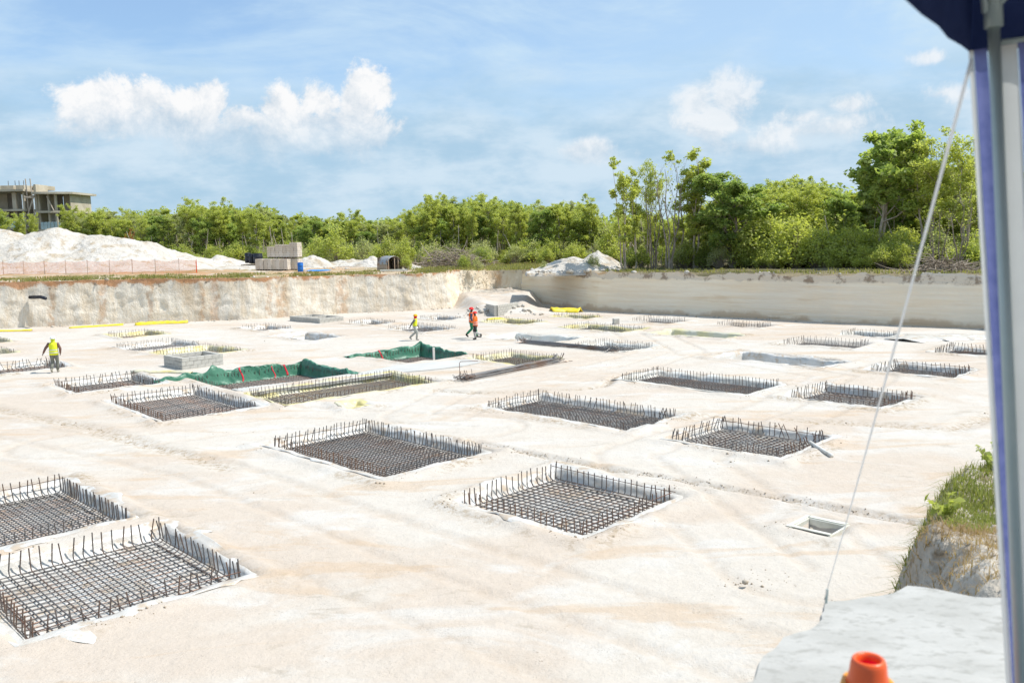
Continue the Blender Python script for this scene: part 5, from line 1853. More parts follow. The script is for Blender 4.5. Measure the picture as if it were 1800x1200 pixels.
heap('rubble_mound', 'large white mound of crushed limestone behind the orange fence on the left', -45.0, 97.5, 26.0, 21.0, 6.0, 5, n=170, fn=lambda x, y: big_mound(x, y), rough=0.5)
heap('rubble_mound', 'small white mound left of the black barrels', colx(385, 104), 104, 4.0, 3.2, 1.15, 31, 60)
heap('rubble_mound', 'white mound right behind the stack of blocks', colx(548, 97), 97, 2.6, 2.6, 1.35, 32, 60)
heap('rubble_mound', 'long low white bank of rubble between the blocks and the shed', colx(615, 98), 99, 5.2, 2.4, 0.85, 33, 70)
heap('rubble_mound', 'white rubble bank immediately left of the arched shed', colx(648, 95), 97, 2.6, 2.2, 1.1, 34, 60)
heap('rubble_mound', 'small white heap at the right foot of the arched shed', colx(722, 88), 88, 1.6, 1.3, 0.6, 35, 50)
heap('rubble_mound', 'white mound at the right rim in front of the sparse tall trees', colx(1010, 76), 77.0, 4.2, 2.4, 1.25, 36, 80, rough=0.15)
heap('rubble_mound', 'taller white mound behind the rim mound near the sparse trees', colx(1052, 83), 83.5, 2.4, 2.4, 1.7, 37, 70, rough=0.15)
rng = np.random.default_rng(60)
sp = []
for _ in range(420):
    t = rng.random()
    if t < 0.45:
        i = rng.integers(len(RT))
        if RK[i] not in 'LNR' or RT[i, 0] < -45:
            continue
        d = abs(rng.normal(0, 0.7)) + 0.05
        x, y = RT[i] + RN[i] * d
        z = RTZ[i] if d < 0.5 else tz(x, y)
        r = 0.05 + 0.22 * rng.random() ** 3
    elif t < 0.8:
        x, y = colx(rng.uniform(950, 1090), 75) + rng.normal(0, 0.6), rng.uniform(73.5, 79)
        z, r = tz(x, y) + 0.1, 0.06 + 0.3 * rng.random() ** 3
    else:
        x, y = colx(rng.uniform(430, 720), 92) + rng.normal(0, 0.6), rng.uniform(89, 95)
        z, r = tz(x, y), 0.06 + 0.22 * rng.random() ** 3
    sp.append((x, y, z, r))
rocks('rim_rubble', sp, M_RUBBLE, 61, 'loose white rubble strewn along the far rim')
# crumbs at the foot of the walls
sp = []
for _ in range(500):
    i = rng.integers(len(RP))
    if RK[i] not in 'LR' or RP[i, 0] < -42:
        continue
    x, y = RP[i] - RN[i] * abs(rng.normal(0, 0.5))
    sp.append((x, y, 0.02, 0.03 + 0.13 * rng.random() ** 4))
rocks('wall_crumbs', sp, M_STONE, 62, 'crumbled stone along the foot of the pit walls')

# orange net fence
M_NET = pmat('orange_net', (0.85, 0.26, 0.10), (0.88, 0.34, 0.16), 3, 0.6, transl=0.4)
fa, fb = np.array([-54.0, 88.6]), np.array([-27.7, 79.2])
FL = float(np.linalg.norm(fb - fa))
fang = math.atan2(fb[1] - fa[1], fb[0] - fa[0])
fence = thing('net_fence', 'orange plastic net fence in front of the large white mound', 'fence', (fa[0], fa[1], tz(*fa)), fang)


def net():
    nx_, nz_ = int(FL / 0.085), 15
    u = np.linspace(0, FL, nx_)
    w = np.linspace(0, 1, nz_)
    U, Wv = np.meshgrid(u, w, indexing='ij')
    toph = 1.22 + 0.16 * fbm(u * 0.4, u * 0, 3, 3) - 0.13 * np.abs(np.sin(u * math.pi / 2.6))
    Z = Wv * toph[:, None] + 0.05
    Yo = 0.10 * fbm(U * 0.8, Wv * 2, 9, 3)
    X = U + 0.05 * fbm(U * 1.5, Wv * 2, 12, 2)
    t = 0.0075
    V, F = [], []

    def ribbon(px, py, pz, vert):
        n = len(px)
        a = np.stack([px, py, pz], 1)
        d = np.array([t, 0, 0]) if vert else np.array([0, 0, t])
        q = np.stack([a - d, a + d], 1).reshape(-1, 3)
        k = np.arange(n - 1)[:, None] * 2 + len(V_) * 0 + off[0]
        V_.append(q)
        F_.append(k + np.array([[0, 1, 3, 2]]))
        off[0] += 2 * n
    V_, F_, off = [], [], [0]
    for i in range(nx_):
        ribbon(X[i], Yo[i], Z[i], True)
    for j in range(nz_):
        ribbon(X[:, j], Yo[:, j] + 0.003, Z[:, j], False)
    o = link('net', mesh_np('net', np.concatenate(V_), np.concatenate(F_), M_NET), fence)
    tag(o, kind='stuff')


net()
for k in range(int(FL / 2.6) + 1):
    MB().tube([(k * 2.6, 0.03, -0.2), (k * 2.6 + 0.03, 0.04, 1.35)], 0.022, 6).build('fence_post', M_DEAD, fence)
# loose end of the net in a bright fold at the right
mb = MB()
for k in range(6):
    a = k * 0.10
    mb.box((FL + 0.03 + 0.035 * k, -0.06 * k, 0.66 - 0.02 * k), (0.03, 0.006, 1.2 - 0.05 * k), 0.4 + a)
mb.build('net_fold', pmat('orange_net_fold', (0.88, 0.16, 0.05), rough=0.6, transl=0.3), fence)

# black barrels on a pallet, blue drum
M_BLACK, M_BLUEP = pmat('black_plastic', (0.018, 0.02, 0.026), (0.03, 0.035, 0.05), 4, 0.4), pmat('blue_drum_plastic', (0.02, 0.14, 0.50), (0.03, 0.18, 0.58), 5, 0.4)


def barrel(label, x, y, r, h, mat, zoff=0.0, lid=True, group=None):
    root = thing('barrel', label, 'barrel', (x, y, tz(x, y) + zoff), 0.3, group)
    MB().lathe([(r * .93, 0), (r, .04 * h), (r, .30 * h), (r * 1.03, .32 * h), (r, .34 * h), (r, .64 * h), (r * 1.03, .66 * h), (r, .68 * h), (r, .93 * h), (r * .9, .97 * h)], 22).build('drum_body', mat, root, True)
    MB().lathe([(r * 1.02, .955 * h), (r * 1.02, 1.0 * h), (r * .5, 1.02 * h)], 22).build('lid', mat, root, True)
    return root


bx0 = 100.0
barrel('left black barrel of the three beside the stack of blocks', colx(434, bx0 + .8), bx0 + .8, 0.34, 1.12, M_BLACK, 0.35, group='black barrels')
barrel('middle, narrower black barrel of the three beside the blocks', colx(440, bx0), bx0, 0.28, 1.05, M_BLACK, 0.32, group='black barrels')
barrel('right, widest black barrel of the three beside the blocks', colx(451.5, bx0 - .3), bx0 - .3, 0.52, 1.12, M_BLACK, 0.30, group='black barrels')
root = thing('pallet', 'low timber pallet under the three black barrels', 'pallet', (colx(443, bx0), bx0, tz(colx(443, bx0), bx0) + 0.1))
for k in range(3):
    MB().box((0, 0, 0), (2.3, 0.14, 0.14)).build('bearer', M_DEAD, root, loc=(0, -0.7 + 0.7 * k, 0))
for k in range(9):
    MB().box((0, 0, 0), (0.2, 1.7, 0.04)).build('plank', M_DEAD, root, loc=(-1.05 + 0.262 * k, 0, 0.1))
barrel('bright blue drum standing at the right end of the stack of blocks', colx(525.5, 84), 84, 0.26, 0.86, M_BLUEP)


# stacked buff blocks: palletised cubes, each made of courses of blocks
def block_cube(label, px, Y, z, nx_, ny_, nz_, rz, seed):
    rng = np.random.default_rng(seed)
    x = colx(px, Y)
    root = thing('block_stack', label, 'block stack', (x, Y, tz(x, Y) + z), rz, 'stacks of buff blocks')
    mb = MB()
    for k in range(nz_):
        for i in range(nx_):
            for j in range(ny_):
                if (0 < i < nx_ - 1) and (0 < j < ny_ - 1) and k < nz_ - 1:
                    continue
                if k == nz_ - 1 and rng.random() < 0.04:
                    continue
                mb.box(((i - (nx_ - 1) / 2) * 0.405 + rng.normal(0, 0.008), (j - (ny_ - 1) / 2) * 0.205 + rng.normal(0, 0.006), 0.1 + 0.2 * k), (0.385, 0.19, 0.188))
    o = mb.build('concrete_blocks', M_BLOCK_T, root)
    tag(o, kind='stuff')
    mp = MB()
    for s_ in (-1, 0, 1):
        mp.box((s_ * (nx_ * 0.2 - 0.1), 0, -0.06), (0.1, ny_ * 0.205, 0.1))
    mp.build('pallet', M_DEAD, root)
    return x


SY = 87.0
for k, (px, dy, z, nx_, ny_, nz_, lab) in enumerate((
        (460, 0.75, 0.12, 2, 8, 5, 'leftmost cube of buff blocks in the bottom row of the block stack'),
        (474.5, 0.65, 0.12, 2, 8, 5, 'second cube from the left in the bottom row of the block stack'),
        (489, 0.6, 0.12, 2, 8, 5, 'third cube from the left in the bottom row of the block stack'),
        (503, 0.5, 0.12, 2, 8, 5, 'stepped front cube of buff blocks beside the blue drum'),
        (519, 0.9, 0.12, 2, 5, 5, 'rightmost bottom cube of buff blocks behind the blue drum'),
        (478, 1.2, 1.30, 2, 4, 5, 'upper left cube of buff blocks on the block stack'),
        (492, 1.1, 1.30, 2, 4, 6, 'upper middle cube of buff blocks on the block stack'),
        (505, 1.0, 1.30, 2, 4, 6, 'upper cube of buff blocks just left of the tallest'),
        (519, 0.9, 1.30, 2, 5, 7, 'tallest upper cube of buff blocks at the right of the stack'))):
    block_cube(lab, px, SY + dy, z, nx_, ny_, nz_, R(-12), 70 + k)
# blue tarpaulin on the ground
u = np.linspace(-1, 1, 36)
U, Wv = np.meshgrid(u, u, indexing='ij')
bx_, by_ = colx(556, 86), 86.0
Zt = tz(bx_, by_) + 0.03 + 0.30 * np.clip(fbm(U * 2, Wv * 2, 4, 4) + 0.25, 0, 1) * (1 - np.abs(U) ** 3) * (1 - np.abs(Wv) ** 3)
V = np.stack([bx_ + U * 1.15 + 0.15 * fbm(U * 2, Wv * 2, 7, 2), by_ + Wv * 1.0 + 0.25 * fbm(U * 2, Wv * 2, 9, 2), Zt], 2).reshape(-1, 3)
o = link('blue_tarpaulin', mesh_np('blue_tarpaulin', V, grid_faces(36, 36), pmat('blue_tarp', (0.05, 0.24, 0.62), (0.12, 0.35, 0.72), 2.5, 0.45, bump=0.4, bscale=6), True))
tag(o, 'crumpled blue tarpaulin on the ground right of the blue drum', 'tarpaulin')


# arched shed
def shed():
    Y = 86.5
    x = colx(683, Y)
    ang = R(-52)                    # direction the opening faces
    root = thing('arched_shed', 'small arched tin-roofed shed with an open front by the brush pile', 'shed', (x, Y, tz(x, Y) - 0.03), ang)
    r, L, h0 = 0.85, 1.9, 0.55      # local x = axis towards the opening
    M_TIN = pmat('rusted_tin', (0.38, 0.40, 0.40), (0.33, 0.22, 0.15), 2.2, 0.5, metallic=0.5, bump=0.5, bscale=5, lo=0.48, hi=0.66)
    M_PLY = pmat('weathered_ply', (0.50, 0.40, 0.31), (0.38, 0.28, 0.2), 2, 0.85)
    n, k = 34, 9
    V = []
    for i in range(n):
        a = math.pi * i / (n - 1)
        for j in range(k):
            rr = r + 0.012 * (1 if j % 2 else -1)
            V.append((L / 2 - L * j / (k - 1), -rr * math.cos(a), h0 + rr * math.sin(a)))
    o = link('tin_roof', mesh_np('tin_roof', V, grid_faces(n, k), M_TIN, False), root)
    o.modifiers.new('thick', 'SOLIDIFY').thickness = 0.015
    for s_ in (-1, 1):
        for j in range(4):
            MB().box((0, 0, 0), (L / 4 - 0.012, 0.03, h0 + 0.05), bev=0.003).build('side_panel', M_PLY, root, loc=(-L / 2 + L / 8 + j * L / 4, s_ * (r - 0.02), h0 / 2))
    MB().box((0, 0, 0), (0.03, 2 * r - 0.08, 1.25)).build('back_panel', pmat('shade_tinted_ply', (0.10, 0.08, 0.06), rough=0.9), root, loc=(-L / 2 + 0.05, 0, 0.64))  # shade of the shed interior is put into this panel's dark colour
    for j in range(5):
        xx = L / 2 - 0.1 - 0.4 * j
        MB().tube([(xx, -(r - .05) * math.cos(a), h0 + (r - .05) * math.sin(a)) for a in np.linspace(0.05, math.pi - 0.05, 14)], 0.022, 5).build('roof_rib', M_PLY, root)
    for s_ in (-0.62, 0.05, 0.45):
        MB().box((0, 0, 0), (0.06, 0.07, 1.25)).build('timber_post', M_PLY, root, loc=(L / 2 - 0.1, s_, 0.62))
    MB().box((0, 0, 0), (0.5, 0.35, 0.5), bev=0.03).build('stored_box', pmat('stored_stuff', (0.12, 0.09, 0.07), (0.25, 0.1, 0.05), 6, 0.9), root, loc=(0.1, -0.3, 0.26))


shed()
root = thing('formwork_beam', 'pale timber beam lying on the rim in front of the arched shed', 'timber', (colx(690, 82), 82, tz(colx(690, 82), 82) + 0.1), R(8))
MB().box((0, 0, 0.05), (2.5, 0.3, 0.16), bev=0.01).build('beam', M_BOARD, root)
for s_ in (-0.9, 0.9):
    MB().box((0, 0, 0), (0.12, 0.5, 0.12)).build('bearer', M_DEAD, root, loc=(s_, 0, -0.06))
root = thing('plastic_pipe', 'long pale pipe lying along the edge of the wood behind the brush', 'pipe', (colx(895, 98), 98, tz(0, 98) + 0.35), R(-4))
MB().tube([(-1.9, 0, 0), (0, 0, 0.02), (1.9, 0, 0)], 0.06, 8).build('pipe_run', MATS['white_pvc'], root, True)
for s_ in (-1.5, 0, 1.5):
    MB().box((0, 0, 0), (0.1, 0.1, 0.4)).build('pipe_support', M_DEAD, root, loc=(s_, 0, -0.22))
mb = MB().tube([(-36.9, 68.55, 2.30), (-35.9, 68.3, 2.32), (-35.2, 67.6, 2.25)], 0.13, 12)
tag(mb.build('drain_pipe', M_BLACK, smooth=True), 'black pipe end jutting from the rough wall at the far left', 'pipe')


# brush piles
def brush(label, cx, cy, rx, ry, h, n, seed, big=True):
    rng = np.random.default_rng(seed)
    root = thing('brush_pile', label, 'brush pile', (cx, cy, tz(cx, cy)))
    mb = MB()
    for _ in range(n):
        x, y = rng.normal(0, rx * .45), rng.normal(0, ry * .45)
        z = h * rng.random() ** 1.3 * max(0.05, 1 - (x / rx) ** 2 - (y / ry) ** 2)
        a, e = rng.uniform(0, 6.28), rng.normal(0.05, 0.28)
        L = rng.uniform(0.5, 2.0)
        d = np.array([math.cos(a) * math.cos(e), math.sin(a) * math.cos(e), math.sin(e)]) * L
        p = np.array([x, y, z + 0.05])
        r = rng.uniform(0.012, 0.045)
        q = p + d * 0.5 + rng.normal(0, 0.08, 3)
        t = p + d + rng.normal(0, 0.15, 3)
        mb.tube([p, q, (t[0], t[1], max(0.03, t[2]))], [r, r * .8, r * .3], 4, False)
    o = mb.build('branches', M_DEAD, root)
    tag(o, kind='stuff')
    if big:
        for k in range(5):
            p = np.array([rng.normal(-rx * .4, rx * .2), rng.normal(0, ry * .2), h * 0.5])
            d = np.array([-rng.uniform(0.5, 1.6) if k < 3 else rng.uniform(0.3, 1), rng.normal(0, 0.4), rng.uniform(0.7, 2.6)])
            MB().tube([p, p + d * .5 + rng.normal(0, .1, 3), p + d + rng.normal(0, .2, 3)], [.05, .035, .01], 5).build('long_branch', M_WOOD_P, root)


brush('grey pile of cleared brushwood behind the arched shed', colx(790, 91), 91.0, 4.0, 2.0, 1.9, 620, 3)
brush('tangle of dead branches on the rim at the far right under the trees', colx(1668, 60), 60.2, 2.4, 1.2, 0.8, 260, 4, False)


# ------------------------------------------------------------------ unfinished building
def building():
    Y = 150.0
    X0 = colx(0, Y)
    zg = 3.2
    M_B = pmat('raw_concrete', (0.42, 0.37, 0.28), (0.53, 0.48, 0.38), 0.5, 0.9, bump=0.2, bscale=3)
    M_B2 = pmat('rendered_wall', (0.34, 0.30, 0.22), (0.42, 0.37, 0.28), 0.6, 0.9)
    M_DK = pmat('painted_opening_shade', (0.16, 0.14, 0.11), (0.22, 0.19, 0.15), 0.8, 0.9)  # shade inside the openings, painted as dark colour on solid panels
    M_PL = pmat('white_plaster', (0.62, 0.63, 0.60), (0.55, 0.56, 0.54), 0.6, 0.8)
    M_GL = pmat('tinted_balustrade', (0.30, 0.43, 0.46), (0.38, 0.50, 0.52), 1.0, 0.15, spec=0.8)
    root = thing('unfinished_building', 'unfinished concrete building with open floors behind the white mound', 'building', (X0, Y, zg))
    px = lambda p: colx(p, Y) - X0

    def B(name, x0, x1, y0, y1, z0, z1, mat, par=root):
        return MB().box((0, 0, 0), (x1 - x0, y1 - y0, z1 - z0), bev=0.02).build(name, mat, par, loc=((x0 + x1) / 2, (y0 + y1) / 2, (z0 + z1) / 2))

    def arc_slab(xa, xb, z, th, over, deep, curve):
        n = 12
        V, F = [], []
        for i in range(n):
            t = i / (n - 1)
            x = xa + (xb - xa) * t
            yf = -over + curve * t ** 2
            for zz in (z - th, z):
                V += [(x, yf, zz), (x, deep, zz)]
        for i in range(n - 1):
            a, b = i * 4, (i + 1) * 4
            F += [(a, b, b + 2, a + 2), (a + 2, b + 2, b + 3, a + 3), (a + 1, a + 3, b + 3, b + 1), (a, a + 1, b + 1, b)]
        F += [(0, 2, 3, 1), ((n - 1) * 4, (n - 1) * 4 + 1, (n - 1) * 4 + 3, (n - 1) * 4 + 2)]
        return MB().add(V, F).build('floor_slab', M_B, root)
    zr = [0.2, 3.0, 5.95, 9.0, 12.05]           # floor levels above the ground of the building
    xl, xm, xn, xr = px(-60), px(52), px(76), px(126)
    for k, z in enumerate(zr):
        arc_slab(xl, xm + 0.5, z + (0.15 if k == 4 else 0), 0.32, 1.6, 9, 0.0)
        arc_slab(xn - 0.4, xr + (0.6 if k == 4 else 0.1), z - 0.35, 0.34, 1.2 if k < 4 else 1.8, 9, 2.2)
    for k in range(4):
        z0, z1 = zr[k] + 0.01, zr[k + 1] - 0.33
        # left block
        for p0, p1, mt in ((-60, -22, M_PL), (-22, -14, M_B), (-14, 7, M_PL if k < 3 else M_B2), (8, 31, M_DK), (38, 50, M_B2 if k > 2 else M_PL)):
            B('wall_panel', px(p0), px(p1), 2.2, 2.45, z0, z1, mt)
        B('wall_panel', px(31), px(32.5), 0.4, 2.2, z0, z1, M_PL)
        for p in (-38, -14, 33, 36.5, 51):
            B('column', px(p) - 0.16, px(p) + 0.16, -0.6, -0.2, z0, z1, M_B)
        # right block
        for p0, p1, mt in ((77, 91, M_B2 if k > 2 else M_PL), (93.5, 103, M_DK), (105, 123, M_B2 if k > 2 else M_PL)):
            B('wall_panel', px(p0), px(p1), 2.4, 2.65, z0 - 0.35, z1 - 0.36, mt)
        B('wall_panel', px(122.3), px(123.3), 1.2, 8.6, z0 - 0.35, z1 - 0.36, M_B)
        for p in (75.5, 92, 104.5):
            B('column', px(p) - 0.15, px(p) + 0.15, -0.3, 0.1, z0 - 0.35, z1 - 0.36, M_B)
        # stair tower
        B('stair_wall', px(53.5), px(70), 3.0, 3.3, z0, z1, M_DK if k < 3 else M_B2)
        B('landing', px(53), px(69), 0.6, 3.0, (z0 + z1) / 2 + 0.7, (z0 + z1) / 2 + 0.9, M_B)
    B('stair_fin', px(70.2), px(74), -0.6, 3.2, 0.2, 13.0, M_B)
    B('stair_head', px(51), px(70), 2.6, 6.5, 12.3, 13.0, M_B2)
    for a, b in ((-20, 4), (8, 31), (35, 49)):
        B('roof_parapet', px(a), px(b), 0.2, 4.0, 12.25, 12.95, M_B)
    for p in (15, 42, 27, 34):
        MB().tube([(px(p), 1.5, 12.8), (px(p), 1.5, 13.8)], 0.05, 5).build('starter_bar', M_REBAR, root)
    # glass balustrades at the first visible floor
    for i in range(9):
        a = 79 + i * 5.2
        t = (a - 76) / 50
        yy = -0.85 + 2.2 * t ** 2
        B('balustrade_panel', px(a), px(a + 4.8), yy, yy + 0.06, zr[2] - 0.33, zr[2] + 0.85, M_GL)
    for i in range(7):
        a = 8 + i * 6.2
        B('balustrade_panel', px(a), px(a + 5.8), -1.5, -1.44, zr[2] + 0.01, zr[2] + 1.1, M_GL)
    for (p, q, z0, z1) in ((58.5, 61.5, 3, 13.9), (66.5, 73, 3, 13.9)):
        MB().tube([(px(q), -1.0, z0), (px(p), -0.8, z1)], 0.10, 6).build('scaffold_pole', pmat('pale_timber', (0.56, 0.48, 0.40), (0.45, 0.38, 0.3), 1, 0.9), root)
    for (a, za, b, zb) in ((58, 8.0, 72, 11.2), (56.5, 6.2, 72, 6.1), (55, 10.9, 70, 10.8), (52, 2.2, 64, 4.0)):
        MB().tube([(px(a), -0.9, za), (px(b), -0.95, zb)], 0.12, 6).build('scaffold_brace', MATS['pale_timber'], root)
    MB().tube([(px(93), -0.8, 11.0), (px(104), -0.9, 8.6)], 0.10, 6).build('scaffold_brace', MATS['pale_timber'], root)


building()


# ------------------------------------------------------------------ trees
def tree_proto(kind, seed):
    """returns trunk mesh, crown mesh for a tree 10 m tall"""
    rng = np.random.default_rng(seed)
    P = dict(
        dense=dict(nt=2, r0=.17, t0=.22, limbs=26, len=2.5, el=(0.2, 0.9), prof=lambda t: math.sin(math.pi * min(1, 0.15 + 0.85 * t)) ** 0.6, sub=4, rc=.62, lv=104, sz=.135, mat=2, bark=M_WOOD, spread=.9),
        umbrella=dict(nt=1, r0=.13, t0=.55, limbs=17, len=2.4, el=(0.35, 1.0), prof=lambda t: 0.45 + 0.55 * t, sub=4, rc=.55, lv=84, sz=.115, mat=1, bark=M_WOOD_P, spread=.3),
        slender=dict(nt=2, r0=.11, t0=.35, limbs=20, len=1.7, el=(0.5, 1.15), prof=lambda t: 0.5 + 0.5 * math.sin(math.pi * t), sub=3, rc=.52, lv=82, sz=.125, mat=0, bark=M_WOOD_P, spread=.6),
        sparse=dict(nt=3, r0=.10, t0=.30, limbs=15, len=1.5, el=(0.7, 1.25), prof=lambda t: 0.5 + 0.5 * t, sub=4, rc=.45, lv=46, sz=.13, mat=1, bark=M_WOOD_P, spread=.7),
        bare=dict(nt=4, r0=.11, t0=.30, limbs=17, len=1.9, el=(0.8, 1.3), prof=lambda t: 0.6 + 0.4 * t, sub=6, rc=.3, lv=2, sz=.14, mat=0, bark=M_WOOD, spread=1.0),
        bigleaf=dict(nt=2, r0=.16, t0=.42, limbs=22, len=2.7, el=(0.3, 0.95), prof=lambda t: 0.5 + 0.5 * math.sin(math.pi * (0.2 + 0.75 * t)), sub=4, rc=.60, lv=76, sz=.20, mat=2, bark=M_WOOD_P, spread=.6),
        feathery=dict(nt=3, r0=.13, t0=.40, limbs=22, len=2.3, el=(0.35, 1.05), prof=lambda t: 0.6 + 0.4 * t, sub=5, rc=.60, lv=52, sz=.11, mat=1, bark=M_WOOD_P, spread=.9),
        olive=dict(nt=2, r0=.13, t0=.30, limbs=24, len=2.0, el=(0.3, 1.0), prof=lambda t: 0.55 + 0.45 * math.sin(math.pi * t), sub=4, rc=.55, lv=82, sz=.115, mat=3, bark=M_WOOD_P, spread=.7),
        full=dict(nt=2, r0=.14, t0=.12, limbs=32, len=2.1, el=(0.1, 0.9), prof=lambda t: 0.65 + 0.35 * math.sin(math.pi * t), sub=4, rc=.60, lv=88, sz=.13, mat=0, bark=M_WOOD, spread=.6),
    )[kind]
    tr = MB()
    clumps = []
    for it in range(P['nt']):
        a = rng.uniform(0, 6.28)
        base = np.array([math.cos(a), math.sin(a), 0]) * (0.25 * (P['nt'] > 1))
        lean = np.array([math.cos(a), math.sin(a), 0]) * P['spread'] * rng.uniform(0.4, 1.2)
        Ht = rng.uniform(0.82, 0.97) * 9.6
        K = 9
        path = []
        for k in range(K):
            t = k / (K - 1)
            path.append(base + lean * t ** 1.3 * 1.4 + np.array([rng.normal(0, .09), rng.normal(0, .09), 0]) * (t > 0) + np.array([0, 0, Ht * t - 0.25]))
        path = np.array(path)
        rad = [P['r0'] * (1 - 0.82 * (k / (K - 1))) * rng.uniform(.9, 1.1) * (1.35 if k == 0 else 1) for k in range(K)]
        tr.tube(path, rad, 6, False)
        nl = P['limbs'] // P['nt'] + 1
        for il in range(nl):
            t = P['t0'] + (0.97 - P['t0']) * ((il + rng.random()) / nl)
            f = t * (K - 1)
            i0 = min(K - 2, int(f))
            p0 = path[i0] + (path[i0 + 1] - path[i0]) * (f - i0)
            r0 = rad[i0] * 0.55
            az = il * 2.4 + rng.uniform(-.6, .6) + a
            L = P['len'] * P['prof']((t - P['t0']) / (1 - P['t0'])) * rng.uniform(.65, 1.15)
            e = rng.uniform(*P['el'])
            d = np.array([math.cos(az) * math.cos(e), math.sin(az) * math.cos(e), math.sin(e)])
            pts = [p0, p0 + d * L * .4, p0 + d * L * .72 + np.array([0, 0, .06 * L]) + rng.normal(0, .06, 3), p0 + d * L + np.array([0, 0, .18 * L]) + rng.normal(0, .1, 3)]
            tr.tube(pts, [r0, r0 * .7, r0 * .45, r0 * .2], 4, False)
            clumps += [(pts[3], 1.0), (pts[2], .8)]
            for s_ in range(P['sub']):
                u = rng.uniform(.35, .95)
                q0 = pts[0] + (pts[3] - pts[0]) * u
                dd = d * 0.5 + rng.normal(0, .5, 3)
                dd[2] = abs(dd[2]) * (1.4 if kind == 'bare' else .8)
                dd = dd / np.linalg.norm(dd) * L * rng.uniform(.3, .6)
                q1 = q0 + dd * .5 + rng.normal(0, .04, 3)
                q2 = q0 + dd
                tr.tube([q0, q1, q2], [r0 * .4, r0 * .28, r0 * .12], 3, False)
                if rng.random() < .85:
                    clumps.append((q2, rng.uniform(.7, 1.1)))
    Cc, Ss = [], []
    for (c, s_) in clumps:
        n = int(P['lv'] * s_ * rng.uniform(.5, 1.3))
        if n < 1:
            continue
        g = rng.normal(size=(n, 3))
        g /= np.linalg.norm(g, axis=1)[:, None]
        g *= (rng.random(n) ** 0.55)[:, None]
        Cc.append(np.array(c) + g * np.array([1, 1, .62]) * P['rc'] * s_ * rng.uniform(.8, 1.25))
    V, F = leaf_quads(np.concatenate(Cc), P['sz'], rng, 0.5, .6)
    return tr.mesh('trunk', P['bark'], True), mesh_np('crown', V, F, M_LEAF[P['mat']])


def shrub_proto(kind, seed):
    rng = np.random.default_rng(seed)
    mat, n, sz = {'yellow': (1, 84, .085), 'green': (0, 84, .085), 'grey': (3, 60, .075), 'rust': (4, 60, .09)}[kind]
    tr = MB()
    Cc = []
    for k in range(n):
        a = rng.uniform(0, 6.28)
        rr = 1.15 * math.sqrt(rng.random()) * (0.65 + 0.6 * float(vnoise(a * 1.3, seed * 3.1, 7)))
        h = 2.45 * (1 - 0.45 * min(1, rr / 1.15) ** 2) * (0.45 + 0.75 * float(vnoise(math.cos(a) * rr * 1.9 + 9, math.sin(a) * rr * 1.9 + seed, 3))) * rng.uniform(.3, 1.0) ** 0.6
        t = np.array([math.cos(a) * rr, math.sin(a) * rr, h])
        tr.tube([(t[0] * .1, t[1] * .1, -.1), t * np.array([.5, .5, .6]) + rng.normal(0, .08, 3), t], [.02, .013, .005], 3, False)
        m_ = int(rng.uniform(16, 44))
        g = rng.normal(size=(m_, 3)) * np.array([.17, .17, .19])
        Cc.append(t + g - np.array([0, 0, .12]))
    V, F = leaf_quads(np.concatenate(Cc), sz, rng, .4, .55)
    return tr.mesh('stem', M_DEAD), mesh_np('foliage', V, F, M_LEAF[mat])


PROTO = {k: [tree_proto(k, 100 * i + s) for s in range(n)] for i, (k, n) in enumerate(dict(dense=2, umbrella=3, slender=3, sparse=2, bare=2, bigleaf=2, feathery=2, olive=2, full=2).items())}
SHRUB = {k: [shrub_proto(k, 900 + 10 * i + s) for s in range(n)] for i, (k, n) in enumerate(dict(yellow=4, green=4, grey=3, rust=1).items())}
TREE_RNG = np.random.default_rng(2024)


def tree(kind, px, Y, ytop, label, group='trees at the edge of the wood', wide=1.0, var=None, rot=None):
    pr = PROTO[kind]
    trm, crm = pr[TREE_RNG.integers(len(pr)) if var is None else var]
    x = colx(px, Y)
    z = tz(x, Y)
    H = max(2.5, zrow(px, ytop, Y) - z)
    root = thing('tree', label, 'tree', (x, Y, z - 0.1), TREE_RNG.uniform(0, 6.28) if rot is None else rot, group)
    s_ = H / 10.0
    root.scale = (s_ * wide, s_ * wide, s_)
    link('trunk', trm, root)
    link('crown', crm, root)


def shrub(kind, px, Y, hgt, label, wide=1.0, group='bushes in front of the wood'):
    pr = SHRUB[kind]
    st, fo = pr[TREE_RNG.integers(len(pr))]
    x = colx(px, Y)
    root = thing('bush', label, 'bush', (x, Y, tz(x, Y) - 0.05), TREE_RNG.uniform(0, 6.28), group)
    s_ = hgt / 2.3
    root.scale = (s_ * wide, s_ * wide, s_)
    link('stem', st, root)
    link('foliage', fo, root)


# trees with a character of their own
tree('slender', 168, 128, 360, 'slim tree standing first right of the unfinished building', wide=.9)
tree('umbrella', 124, 128, 363, 'thin feathery tree in front of the right end of the unfinished building', wide=.7)
tree('full', -8, 120, 358, 'yellow-green tree at the left frame edge in front of the building')
tree('umbrella', 60, 122, 378, 'small umbrella-crowned tree before the scaffold of the building', wide=.6)
tree('umbrella', 36, 124, 377, 'low pale tree before the left balconies of the building', wide=.7)
tree('umbrella', 338, 118, 352, 'tall umbrella-crowned tree with a pale trunk, highest of the left wood', wide=.95, var=0)
tree('umbrella', 384, 118, 356, 'pale-trunked umbrella tree right of the highest one in the left wood', wide=.9, var=1)
tree('slender', 450, 112, 358, 'leafy tree with twin pale trunks behind the stack of blocks', var=0)
tree('dense', 540, 116, 377, 'rounded mid-green tree behind the right of the block stack')
tree('umbrella', 628, 132, 371, 'far umbrella crown rising above the wood left of the shed', wide=.8)
tree('umbrella', 757, 104, 345, 'tall open-crowned tree above the brush pile, leftmost of the middle group', wide=.8, var=2)
tree('slender', 800, 104, 346, 'tall leafy tree above the right part of the brush pile')
